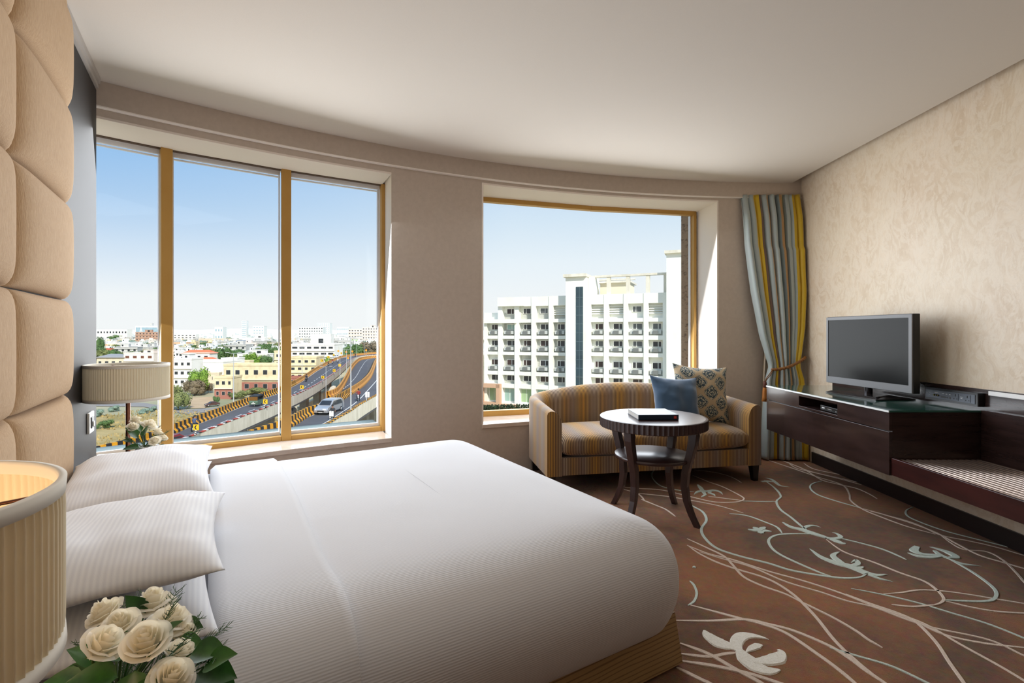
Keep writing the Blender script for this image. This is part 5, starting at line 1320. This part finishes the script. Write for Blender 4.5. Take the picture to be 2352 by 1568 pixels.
for u, v, l in ((777,806,'orange warning sign above the white van'),(795.5,808,'orange warning sign on the arm of the bend lamp'),(799.5,822,'orange warning sign just above the ramp'),(809.5,807,'orange warning sign right of the bend lamp'),(841,804,'orange warning sign at the far right of the bend')): chevron(u,v,u,v+11,ZA+.9,l,4,blank=True,col=org)
def marker(u, v, ub, vb, label):
    b = on(ub, vb, ZB+.9); c = at(u, v, b.y); o = empty('marker_post', b); tag(o, label, 'marker post', 'white twin markers on the flyover edge'); k = b.y/F
    for s_ in (-1, 1): part(MB().bb(c.x+(s_*2.6-2.2)*k,b.y-.04,c.z-6*k,c.x+(s_*2.6+2.2)*k,b.y,c.z+6*k), 'board', whp, o)
    for j in range(5): part(MB().bb(b.x-.06,b.y,lerp(b.z,c.z-5*k,j/5),b.x+.06,b.y+.1,lerp(b.z,c.z-5*k,(j+1)/5)), 'post_band', whp if j % 2 else blk_p, o)
marker(761.5,950,758,968,'white twin board marker in front of the silver car'); marker(843.8,906,841.5,921,'white twin board marker near the right edge of the left window')
def lamp(u, vt, vb, z, label, arm=True):
    b = on(u, vb, z); t = at(u, vt, b.y); o = empty('street_lamp', b); tag(o, label, 'street lamp', 'street lamps along the flyover')
    part(MB().rod(b, t, .09, 8, .05), 'pole', galv, o)
    if arm:
        for s_ in (-1, 1): part(MB().rod(t, t+Vector((s_*1.1,0,.2)), .035, 6), 'arm', galv, o); part(MB().bb(t.x+s_*1.1-.25,t.y-.1,t.z+.16,t.x+s_*1.1+.25,t.y+.1,t.z+.25), 'lamp_head', galv, o)
for u, vt, vb, z, l in [(536.5,812,925,ZA,'street lamp pole in front of the small brick based house'),(693.8,798,872,ZA,'street lamp before the large white office house'),(744.4,784,840,ZA,'street lamp before the right end of the white office house'),(748.8,843,915,ZB-4,'tall pole standing between the two carriageways'),(780.8,822,884,ZB-2,'pole rising beside the plain yellow board'),(795.8,803,857,ZB-1,'pole at the start of the ramp'),(805.8,776,942,ZB+.9,'tallest street lamp, on the near edge of the near carriageway'),(790.3,794,820,ZA,'street lamp left of the largest tree at the bend'),(819,788,819,ZA,'street lamp before the dark trees of the bend'),(837,780,815,ZA,'street lamp before the brown tinged tree')]: lamp(u, vt, vb, z, l)

# ---- vehicles
tyre = M('tyre', (24,24,26), .8); silver = M('car_silver', (198,198,200), .25, .5, coat=.5); glz = M('vehicle_glass', (40,44,50), .1)
def wheel(o, x, y, r=.32, w=.2, nm='wheel'):
    m_ = MB(); m_.lathe([(.0,-w/2),(r*.6,-w/2),(r,-w/2+.03),(r,w/2-.03),(r*.6,w/2),(0,w/2)], 20, M=Matrix.Rotation(R(90),4,'Y') @ Matrix.Identity(4)); w_ = m_.build(nm, tyre, o, loc=(x,y,r))
    MB().lathe([(0,-w/2-.01),(r*.55,-w/2-.01),(r*.55,w/2+.01),(0,w/2+.01)], 14, M=Matrix.Rotation(R(90),4,'Y')).build('hub_cap', galv, w_)
def car(P, rz, body, label, kind='van'):
    o = empty('car', P, rz); tag(o, label, 'car')     # front towards -y
    pr = [(-2.25,.30),(-2.28,.62),(-2.1,.86),(-1.35,1.02),(-.55,1.62),(.2,1.72),(1.6,1.68),(2.12,1.45),(2.25,1.0),(2.25,.35)] if kind == 'van' else [(-2.0,.3),(-2.05,.62),(-1.9,.78),(-.95,.9),(-.3,1.36),(.7,1.4),(1.35,1.0),(1.95,.92),(2.0,.35)]
    m_ = MB(); rows = []
    for s_, tk in ((-1,.0),(-.97,.6),(-.9,1),(.9,1),(.97,.6),(1,0)):
        rows.append([(s_*.86*(1 if z < 1.0 else lerp(1,.86,(z-1)/.72)), y*(1 if tk else .985), z if tk else lerp(z,.8,.03)) for y, z in pr])
    m_.grid(rows, smooth=False, closeu=True); m_.add(rows[0], [tuple(range(len(pr)))]); m_.add(rows[-1], [tuple(range(len(pr)))]); m_.build('body', body, o, bevel=.04)
    i0 = 3; y0, z0 = pr[i0]; y1, z1 = pr[i0+1]
    MB().add([(-.72,lerp(y0,y1,.12)-.03,lerp(z0,z1,.12)+.03),(.72,lerp(y0,y1,.12)-.03,lerp(z0,z1,.12)+.03),(.64,lerp(y0,y1,.92)-.03,lerp(z0,z1,.92)+.03),(-.64,lerp(y0,y1,.92)-.03,lerp(z0,z1,.92)+.03)], [(0,1,2,3)]).build('windscreen', glz, o)
    for s_ in (-1,1):
        MB().add([(s_*.875,y0+.25,1.04),(s_*.875,1.7 if kind == 'van' else 1.0,1.04),(s_*.79,1.5 if kind == 'van' else .6,z1-.08),(s_*.79,y1+.15,z1-.08)], [(0,1,2,3)]).build('side_window', glz, o)
        MB().bb(s_*.45-.18,pr[1][0]-.02,.62,s_*.45+.22*s_,pr[1][0]+.1,.80).build('headlight', M('headlight', (236,238,240), .1), o)
        MB().box((s_*.98,y0+.35,1.08),(.18,.1,.14)).build('mirror', body, o)
    MB().bb(-.42,pr[1][0]-.03,.42,.42,pr[1][0]+.05,.58).build('grille', M('grille', (40,40,42), .4), o)
    MB().bb(-.25,pr[1][0]-.04,.34,.25,pr[1][0],.42).build('number_plate', whp, o)
    for x in (-.78,.78):
        for y in (-1.4,1.4): wheel(o, x, y)
    return o
def head(l, P):
    i = min(range(len(l)-1), key=lambda j: (l[j]-P).length); t = l[min(i+1,len(l)-1)] - l[max(i-1,0)]; return math.atan2(t.y, t.x) - PI/2
p = on(757,947,ZB); car(p, head(bl,p)-.12, silver, 'silver people carrier driving on the near carriageway')
p = on(384,1030,ZA); car(p, head(al,p), M('car_maroon', (130,52,60), .3), 'dark red car partly hidden at the lower left of the middle pane', 'sedan')
p = on(666,952,-15); car(p, .2, M('car_blue', (130,150,180), .3), 'bluish car under the flyover beside the middle gold mullion', 'sedan')
p = on(487,932,GZ+.24); car(p, -.6, M('jeep_dark', (86,58,52), .5), 'dark brown jeep parked on the bare dirt patch', 'sedan')
p = on(772,822,ZA-2); car(p, 1.2, M('van_white', (240,240,240), .5), 'white van beyond the parapet at the flyover bend')
# auto rickshaw
def rickshaw(P, rz):
    o = empty('auto_rickshaw', P, rz); tag(o, 'green auto rickshaw with a dark hood on the left carriageway', 'auto rickshaw'); gm = M('rickshaw_green', (86,110,88), .5)
    pr = [(-1.25,.35),(-1.35,.75),(-1.15,1.0),(1.2,1.0),(1.3,.4)]; m_ = MB(); rows = [[(s_, y, z) for y, z in pr] for s_ in (-.65,-.64,.64,.65)]; m_.grid(rows, smooth=False, closeu=True); m_.add(rows[0],[tuple(range(5))]); m_.add(rows[-1],[tuple(range(5))]); m_.build('body', gm, o, bevel=.03)
    m_ = MB(); pr = [(-1.15,1.66),(-1.0,1.78),(1.1,1.80),(1.28,1.6),(1.28,1.0),(1.2,1.0),(1.18,1.55),(-1.1,1.6)]; rows = [[(s_, y, z) for y, z in pr] for s_ in (-.66,.66)]; m_.grid(rows, smooth=False, closeu=True); m_.add(rows[0],[tuple(range(8))]); m_.add(rows[-1],[tuple(range(8))]); m_.build('hood', M('rickshaw_hood', (44,46,48), .8), o)
    MB().bb(-.58,-1.18,1.02,.58,-1.15,1.6).build('windscreen', M('rickshaw_glass', (120,84,40), .15), o)
    for s_ in (-1,1): MB().rod((s_*.62,-1.15,1.0),(s_*.62,-1.1,1.66),.03,6).build('hood_post', blk_p, o)
    MB().lathe([(0,0),(.09,0),(.09,.05),(0,.05)], 16, M=Matrix.Rotation(R(90),4,'X')).build('headlight', whp, o, loc=(0,-1.35,.75)); MB().bb(-.3,-1.36,.5,.3,-1.33,.6).build('number_plate', whp, o)
    wheel(o, 0, -1.05, .24, .12); wheel(o, -.55, .95, .24, .12); wheel(o, .55, .95, .24, .12)
p = on(589,932,ZA); rickshaw(p, head(al,p))
# motorcycles and riders
def cyc_base(P, rz, col, label):
    o = empty('motorcycle', P, rz); tag(o, label, 'motorcycle', 'motorcycles on the flyover')
    wheel(o, 0, -.65, .31, .1); wheel(o, 0, .65, .31, .12)
    m_ = MB(); rows = [[(s_*w_, y, z) for y, z in ((-.35,.95),(.1,.98),(.15,.82),(.75,.84),(.85,.7),(.3,.45),(-.25,.45))] for s_, w_ in ((-1,.10),(-1,.14),(1,.14),(1,.10))]; m_.grid(rows, smooth=False, closeu=True); m_.add(rows[0],[tuple(range(7))]); m_.add(rows[-1],[tuple(range(7))]); m_.build('body', col, o, bevel=.03)
    MB().tube([(0,-.66,.31),(0,-.42,.95)], .035, 6).build('fork', galv, o); MB().tube([(-.36,-.28,1.05),(0,-.42,1.0),(.36,-.28,1.05)], .02, 6).build('handlebar', blk_p, o); MB().lathe([(0,0),(.09,.0),(.06,.09),(0,.1)], 12, M=Matrix.Rotation(R(-90),4,'X')).build('headlight', whp, o, loc=(0,-.5,.88))
    return o
def person_mesh(shirt, trousers, skin, back=False):
    """seated rider, one continuous body grown from a jointed skeleton"""
    J = [(0,.12,.92),(0,.10,1.12),(0,.04,1.34),(0,.0,1.50),(0,-.02,1.60),(0,-.03,1.72),(0,-.03,1.80)]
    rd = [.15,.15,.17,.07,.075,.105,.06]; E_ = [(i,i+1) for i in range(6)]
    V = list(J)
    def chain(root, pts, rads):
        a = root
        for p, r_ in zip(pts, rads): V.append(p); rd.append(r_); E_.append((a, len(V)-1)); a = len(V)-1
    for s_ in (-1, 1):
        chain(0, [(s_*.13,.05,.90),(s_*.22,-.30,.84),(s_*.20,-.24,.40),(s_*.20,-.36,.34)], [.11,.085,.06,.045])
        if back: chain(2, [(s_*.20,.04,1.42),(s_*.26,-.05,1.14),(s_*.16,-.25,1.10)], [.07,.05,.035])
        else: chain(2, [(s_*.20,.02,1.42),(s_*.30,-.12,1.18),(s_*.33,-.29,1.07)], [.07,.05,.035])
    me = bpy.data.meshes.new('rider'); me.from_pydata(V, E_, []); o = bpy.data.objects.new('rider_build', me); COL.objects.link(o)
    sk = o.modifiers.new('s', 'SKIN'); o.modifiers.new('u', 'SUBSURF').levels = 1
    for v, r_ in zip(me.skin_vertices[0].data, rd): v.radius = (r_, r_)
    me.skin_vertices[0].data[0].use_root = True
    dg = bpy.context.evaluated_depsgraph_get(); ev = o.evaluated_get(dg); nm = bpy.data.meshes.new_from_object(ev); bpy.data.objects.remove(o)
    for m in (skin, shirt, trousers): nm.materials.append(m)
    for pl in nm.polygons:
        z = pl.center.z; pl.material_index = 0 if z > 1.49 else (1 if z > .99 and abs(pl.center.x) < .31 else (2 if z < .99 else 0)); pl.use_smooth = True
    return nm
skin_m = M('skin', (150,104,78), .6)
shirts = [M('shirt_navy', (70,84,112), .9), M('shirt_grey', (150,150,154), .9), M('shirt_white', (232,232,230), .9), M('shirt_dark', (52,52,56), .9), M('shirt_red', (150,60,56), .9)]; trou = M('trousers', (54,58,70), .9)
RID = {}
def rider(o_cyc, k, label, back=False, helmet=blk_p):
    if (k, back) not in RID: RID[(k, back)] = person_mesh(shirts[k], trou, skin_m, back)
    o = empty('person', o_cyc.location, o_cyc.rotation_euler.z); tag(o, label, 'person', 'riders on the flyover')
    b = bpy.data.objects.new('body', RID[(k, back)]); COL.objects.link(b); b.parent = o; dy = .42 if back else 0; b.location = (0,dy,0)
    m_ = MB(); m_.lathe([(.001,1.90),(.09,1.875),(.135,1.80),(.14,1.72),(.12,1.70)], 16, M=Matrix.Translation((0,dy-.02,0))); m_.build('helmet', helmet, b, loc=(0,-dy,0))
red_c = M('bike_red', (150,40,40), .4); blk_c = M('bike_black', (34,34,38), .4); wht_c = M('bike_white', (226,226,226), .4)
for u, v, l, z, col, k, lb, two in [(447,989,al,ZA,blk_c,0,'behind the large chevron sign',False),(703.5,876,al,ZA,blk_c,3,'right of the middle gold mullion',True),(754.5,842,al,ZA,blk_c,3,'lowest of the three in a row on the far carriageway',False),(764,835.5,al,ZA,wht_c,4,'middle of the three in a row on the far carriageway',False),(776,833.5,al,ZA,wht_c,2,'in a white shirt beside the dashed line of the far carriageway',False),(823.5,921,bl,ZB,wht_c,4,'on the near carriageway right of the tallest street lamp',False),(764,966,bl,ZB,blk_c,3,'behind the white marker boards',False),(816,819.5,al,ZA,blk_c,3,'farthest away at the flyover bend',False)]:
    p = on(u, v, z); away = u in (447,)
    c = cyc_base(p, head(l, p) + (PI if away else 0), col, 'motorcycle ridden ' + lb if 'shirt' not in lb else 'white scooter beside the dashed line of the far carriageway')
    rider(c, k, 'person riding a motorcycle ' + lb, helmet=wht_c if k == 2 else blk_p)
    if two: rider(c, 1, 'person in grey sitting behind the rider right of the middle gold mullion', True)

# ---- white hotel block opposite the right window
HA = math.atan2(-.39, .92); hot = empty('hotel_building', (9.05,80,GZ), HA); tag(hot, 'white multi storey block with recessed windows facing the right window', 'building')
def fac(u, v):
    m = (u-CX)/F; k = (m*80-9.05)/(.92+.39*m); Y = 80-.39*k
    return k/math.hypot(.92,.39)*math.hypot(.92,.39)**2/math.hypot(.92,.39), EYE-(v-HZ)/F*Y-GZ
wm = M('block_white', (243,243,234), .9, c2=(234,234,222), vs=.25); rec = M('block_recess', (232,234,222), .9); acm = M('ac_grey', (200,202,196), .6); acd = M('ac_dark', (120,122,118), .6); lou = M('louvre_white', (236,236,228), .8); tan_p = M('portal_tan', (206,166,136), .9); wfr = M('window_frame_white', (244,242,234), .7)
panes = [M('pane_dark', (52,52,54), .2), M('pane_grey', (98,100,100), .3), M('pane_brown', (66,50,46), .3), M('pane_teal', (150,180,170), .2)]
def cell_block(bays, rows, uL, uR, vtop, um, roofs=None):
    zk = lambda v: fac(um, v)[1]
    K = [(fac(a,0)[0], fac(b,0)[0]) for a, b in bays]; kL, kR = fac(uL,0)[0], fac(uR,0)[0]
    Z = [(zk(b), zk(a)) for a, b in rows]; top = zk(vtop); m_ = MB()
    xs = [kL] + [x for ab in K for x in ab] + [kR]
    for i in range(0, len(xs), 2): m_.bb(xs[i],0,0,xs[i+1],1.0,roofs[i//2] if roofs else top)
    for j, (a, b) in enumerate(K):
        tj = roofs[j] if roofs else top; e = sorted([z for ab in Z for z in ab]); e = [0] + e + [tj]
        for q_ in range(0, len(e), 2):
            if e[q_] < tj: m_.bb(a,0.08,e[q_],b,1.0,min(tj,e[q_+1]))
    m_.bb(kL,.95,0,kR,14,min(roofs) if roofs else top)
    if roofs: m_.bb(xs[2],.95,0,kR,14,top)
    return m_, K, Z
LBY = [(1118.8,1143.7),(1153.5,1181.7),(1191.7,1220.3),(1230.2,1260.1),(1270.1,1298)]
LRW = [(702.9,732.6),(740.7,770.5),(778.4,808.2),(815.5,853.6),(862.4,883),(892.5,927)]
RBY = [(1357,1386.7),(1397.8,1431.8),(1442.4,1478),(1489,1522)]
RRW = [(697,730),(739,770),(779.7,810),(819,861),(869,905)]
lowroof = fac(1130,718)[1]; toproof = fac(1206,681.5)[1]
mL, KL, ZL = cell_block(LBY, LRW, 1112, 1308, 681.5, 1206, [lowroof] + [toproof]*5)
mL.build('left_wing', wm, hot)
mR, KR, ZR = cell_block(RBY, RRW, 1348, 1545, 674, 1440); mR.build('right_wing', wm, hot)
def hwin(x0, x1, z0, z1, wide_left, pc, y=.95):
    f = MB().bb(x0,y-.12,z0,x1,y,z1).build('window', wfr, hot); t = .11; s_ = lerp(x0, x1, .62 if wide_left else .38)
    m_ = MB().bb(x0+t,y-.15,z0+t*.5,s_-t/2,y-.11,z1-t).bb(s_+t/2,y-.15,z0+t*.5,x1-t,y-.11,z1-t); m_.build('pane', panes[pc], f)
def acu(x0, x1, z0, z1, y=.95):
    o = MB().bb(x0,y-.75,z0+(z1-z0)*.12,x1,y,z1).build('air_conditioner', acm, hot); w_ = x1-x0
    MB().bb(x0+w_*.28,y-.95,z0,x0+w_*.72,y-.75,z1-(z1-z0)*.05).build('ac_grille', acd, o)
    for i in range(4): pass
rr2 = random.Random(3)
for blk_i, (K, Z, side) in enumerate(((KL, ZL, 'L'), (KR, ZR, 'R'))):
    for j, (a, b) in enumerate(K):
        w_ = b-a
        for r_, (z0, z1) in enumerate(Z):
            h = z1-z0; fx = lambda t: a + w_*t; fz_ = lambda t: z1 - h*t; pc = rr2.choice((0,0,0,2)) if rr2.random() > .2 else 1
            if r_ == 0:
                if side == 'L' and j == 0: continue
                if (side == 'L' and j == 4) or (side == 'R' and j != 2):
                    m_ = MB()
                    for q_ in range(4): m_.add([(a,.9,fz_(.08+.16*q_)),(b,.9,fz_(.08+.16*q_)),(b,.55,fz_(.22+.16*q_)),(a,.55,fz_(.22+.16*q_)),(b,.9,fz_(.22+.16*q_)),(a,.9,fz_(.22+.16*q_))], [(0,1,2,3),(3,2,4,5)])
                    m_.build('louvre', lou, hot); continue
                hwin(fx(.22), fx(.85), fz_(.58), fz_(.14), j % 2 == 1, 1 if side == 'R' else pc)
            elif r_ in (1, 2): hwin(fx(.24), fx(.90), fz_(.54), fz_(.09), (j % 2 == 1) != (side == 'R' and False), 3 if (side == 'L' and j == 1 and r_ == 1) else pc); acu(fx(.12), fx(.88), fz_(.92), fz_(.62))
            elif r_ == 3: hwin(fx(.22), fx(.90), fz_(.64), fz_(.28), j % 2 == 1, pc); acu(fx(.08), fx(.88), fz_(.94), fz_(.70))
            elif r_ == 4: hwin(fx(.22), fx(.90), fz_(.68), fz_(.02), True, rr2.choice((0,2)))
            elif r_ == 5:
                f = MB().bb(a,.85,z0,b,.95,z1).build('window', wfr, hot); MB().bb(a+.15,.80,z0+.2,fx(.45),.86,z1-.2).bb(fx(.5),.80,z0+.2,b-.1,.86,z1-.2).build('pane', panes[3] if j % 2 else M('pane_green', (160,184,140), .3), f)
# stair tower with dark glazed strip
sx_ = lambda u: fac(u,0)[0]; sz = lambda u, v: fac(u, v)[1]
MB().bb(sx_(1304.5),-1.3,0,sx_(1351),5.5,sz(1325,638)).build('stair_tower', wm, hot)
MB().bb(sx_(1300.5),-1.8,sz(1325,638),sx_(1352.5),6,sz(1325,631.5)).build('tower_cap', conc, hot)
gs = MB().bb(sx_(1328),-1.36,2,sx_(1344),-1.28,sz(1336,660)).build('glazed_strip', M('strip_glass', (58,80,88), .15, c2=(48,66,74), vs=.3), hot)
m_ = MB()
for v in range(684, 905, 20): m_.bb(sx_(1328),-1.39,sz(1336,v)-.03,sx_(1344),-1.34,sz(1336,v)+.03)
m_.bb(sx_(1336)-.03,-1.39,2,sx_(1336)+.03,-1.34,sz(1336,660)); m_.build('glazing_bar', M('strip_bar', (92,112,118), .4), gs)
# roof terrace: room, pergola, tall corner tower
rz0 = sz(1440,676); tn = hc['cream']; crm = M('roof_room_cream', (240,228,200), .9)
MB().bb(sx_(1367),3.5,rz0-.5,sx_(1436),8.5,sz(1400,644)).build('roof_room', crm, hot); MB().bb(sx_(1363),3.0,sz(1400,645),sx_(1441),9,sz(1400,641)).build('roof_room_cap', conc, hot)
MB().bb(sx_(1351),.2,sz(1440,633.5),sx_(1536),1.0,sz(1440,629)).bb(sx_(1351),5.5,sz(1440,633.5),sx_(1445),6.2,sz(1440,630)).build('pergola_beam', conc, hot)
for u in (1396.5,1441,1487,1528): MB().bb(sx_(u)-.28,.3,rz0-.3,sx_(u)+.28,.85,sz(1440,633)).build('pergola_post', conc, hot)
f = MB().bb(sx_(1351.5),.1,rz0-.3,sx_(1366),3.0,sz(1360,636)).build('terrace_wall', wm, hot)
MB().bb(sx_(1532),-1.0,0,sx_(1640),6,sz(1550,584)).build('corner_tower', wm, hot); MB().bb(sx_(1528),-1.5,sz(1550,584),sx_(1644),6.5,sz(1550,577.5)).build('tower_cap', conc, hot)
MB().bb(sx_(1128),4,lowroof-1,sx_(1146),10,sz(1137,690)).build('roof_room', wm, hot)
MB().bb(sx_(1145.5),-.5,sz(1175,703),sx_(1204),.1,sz(1175,682.5)).build('eave_band', wm, hot)
MB().bb(sx_(1108),-.45,sz(1140,742),sx_(1187),.2,sz(1140,733)).build('balcony_band', wm, hot)
for u0, u1, v0, v1 in ((1106,1113,881,940),(1144,1152.5,881,938),(1106,1152,880,889),(1113,1144,922,928),(1152,1190,925,935)):
    MB().bb(sx_(u0),-.9,sz(1130,v1),sx_(u1),-.1,sz(1130,v0)).build('tan_portal', tan_p, hot)
# hedge on the podium edge
hd = MB(); r_ = random.Random(8); pa_, pb_ = on(1085,944,-9.0), on(1330,941,-9.0)
MB_ = MB().bar(pa_, pb_, 1.2, -12, -9.1); o = MB_.build('podium_planter', conc_d); struct(o, 'planter wall on the podium', 'wall')
for i in range(2600):
    t = r_.random(); c = pa_.lerp(pb_, t) + Vector((0, r_.uniform(-.6,.6), r_.uniform(-.2,.75) + .12*noise.noise(Vector((t*40,0,0))))); d = Vector((r_.gauss(0,1), r_.gauss(0,1), r_.gauss(0,1))).normalized(); x = d.orthogonal().normalized()*.16; y = d.cross(x).normalized()*.1
    hd.add([c-x, c-y, c+x, c+y], [(0,1,2,3)])
o = hd.build('hedge', M('hedge_green', (40,62,34), .9, c2=(28,46,26), vs=2)); tag(o, 'dark clipped hedge along the foot of the white block', 'hedge')
# ================================================================== LIGHT, SKY, CAMERA
w_ = bpy.data.worlds.new('sky'); SC.world = w_; w_.use_nodes = True; nt = w_.node_tree
bg = nt.nodes['Background']; tc = nd(nt, 'ShaderNodeTexCoord'); sx = nd(nt, 'ShaderNodeSeparateXYZ'); nt.links.new(tc.outputs['Generated'], sx.inputs[0])
cr = nd(nt, 'ShaderNodeValToRGB'); el = cr.color_ramp.elements
keys = [(0,(205,203,196)),(.495,(225,228,226)),(.503,(246,249,250)),(.53,(244,248,250)),(.57,(234,244,251)),(.61,(214,232,247)),(.65,(196,220,245)),(.75,(150,190,236)),(1,(96,150,220))]
while len(el) < len(keys): el.new(.5)
for e, (p_, c_) in zip(el, keys): e.position = p_; e.color = lin(c_)
ma = nd(nt, 'ShaderNodeMath', operation='MULTIPLY_ADD'); ma.inputs[1].default_value = .5; ma.inputs[2].default_value = .5
nt.links.new(sx.outputs[2], ma.inputs[0]); nt.links.new(ma.outputs[0], cr.inputs[0])
# the sky is a deeper blue away from the sun, towards the left
az = nd(nt, 'ShaderNodeMapRange'); az.inputs[1].default_value = 0; az.inputs[2].default_value = -.65; nt.links.new(sx.outputs[0], az.inputs[0])
up = nd(nt, 'ShaderNodeMapRange'); up.inputs[1].default_value = .06; up.inputs[2].default_value = .28; nt.links.new(sx.outputs[2], up.inputs[0])
mm = nd(nt, 'ShaderNodeMath', operation='MULTIPLY'); nt.links.new(az.outputs[0], mm.inputs[0]); nt.links.new(up.outputs[0], mm.inputs[1])
nt.links.new(mixc(nt, mm.outputs[0], cr.outputs[0], lin((150,194,238))), bg.inputs[0]); bg.inputs[1].default_value = 1.0
def area(name, loc, target, sx_, sy, power, col=(1,1,1), spread=None):
    l = bpy.data.lights.new(name, 'AREA'); l.shape = 'RECTANGLE'; l.size = sx_; l.size_y = sy; l.energy = power; l.color = col
    if spread: l.spread = spread
    o = bpy.data.objects.new(name, l); COL.objects.link(o); o.location = loc
    o.rotation_euler = (Vector(target) - Vector(loc)).to_track_quat('-Z', 'Y').to_euler()
    return o
# daylight through the two windows
a1 = (A1L*.85 + A1R*1.15)/2; p = ring(RW + .22, R(-35.5)); q = ring(RW - 2, R(-35.5)); area('daylight_left_window', (p.x, p.y, 1.42), (q.x, q.y, .45), 2.0, 2.0, 62, (.93,.965,1))
p = ring(RW + .24, R(-14.3)); q = ring(RW - 2, R(-14.3)); area('daylight_right_window', (p.x, p.y, 1.45), (q.x, q.y, .45), 2.2, 2.0, 64, (.93,.965,1))
# added fill light over the bed head, brightens pillows and roses
p = st(.10, 1.0, ZC - .005); area('pillow_fill', p, (p.x, p.y, 0), .9, .9, 5.5, (1,.95,.89))
sn = bpy.data.lights.new('sun', 'SUN'); sn.energy = 4.6; sn.angle = R(.6); sn.color = (1,.955,.88)
so = bpy.data.objects.new('sun', sn); COL.objects.link(so); so.rotation_euler = Vector((-.36,.70,-.62)).to_track_quat('-Z', 'Y').to_euler()

cam = bpy.data.cameras.new('camera'); co = bpy.data.objects.new('camera', cam); COL.objects.link(co); SC.camera = co
co.location = (0,0,EYE); co.rotation_euler = (R(90),0,0); cam.sensor_width = 36; cam.lens = 36*F/2352; cam.shift_y = -19.5/2352; cam.clip_start = .02; cam.clip_end = 9000
vs = SC.view_settings; SC.display_settings.display_device = 'sRGB'; vs.view_transform = 'Standard'; vs.look = 'None'; vs.exposure = 0; vs.gamma = 1; vs.use_curve_mapping = False
cy = SC.cycles; cy.max_bounces = 8; cy.diffuse_bounces = 4; cy.glossy_bounces = 3; cy.transparent_max_bounces = 12; cy.caustics_reflective = False; cy.caustics_refractive = False
cy.sample_clamp_indirect = 6; cy.use_denoising = True; cy.use_adaptive_sampling = True; cy.adaptive_threshold = .03
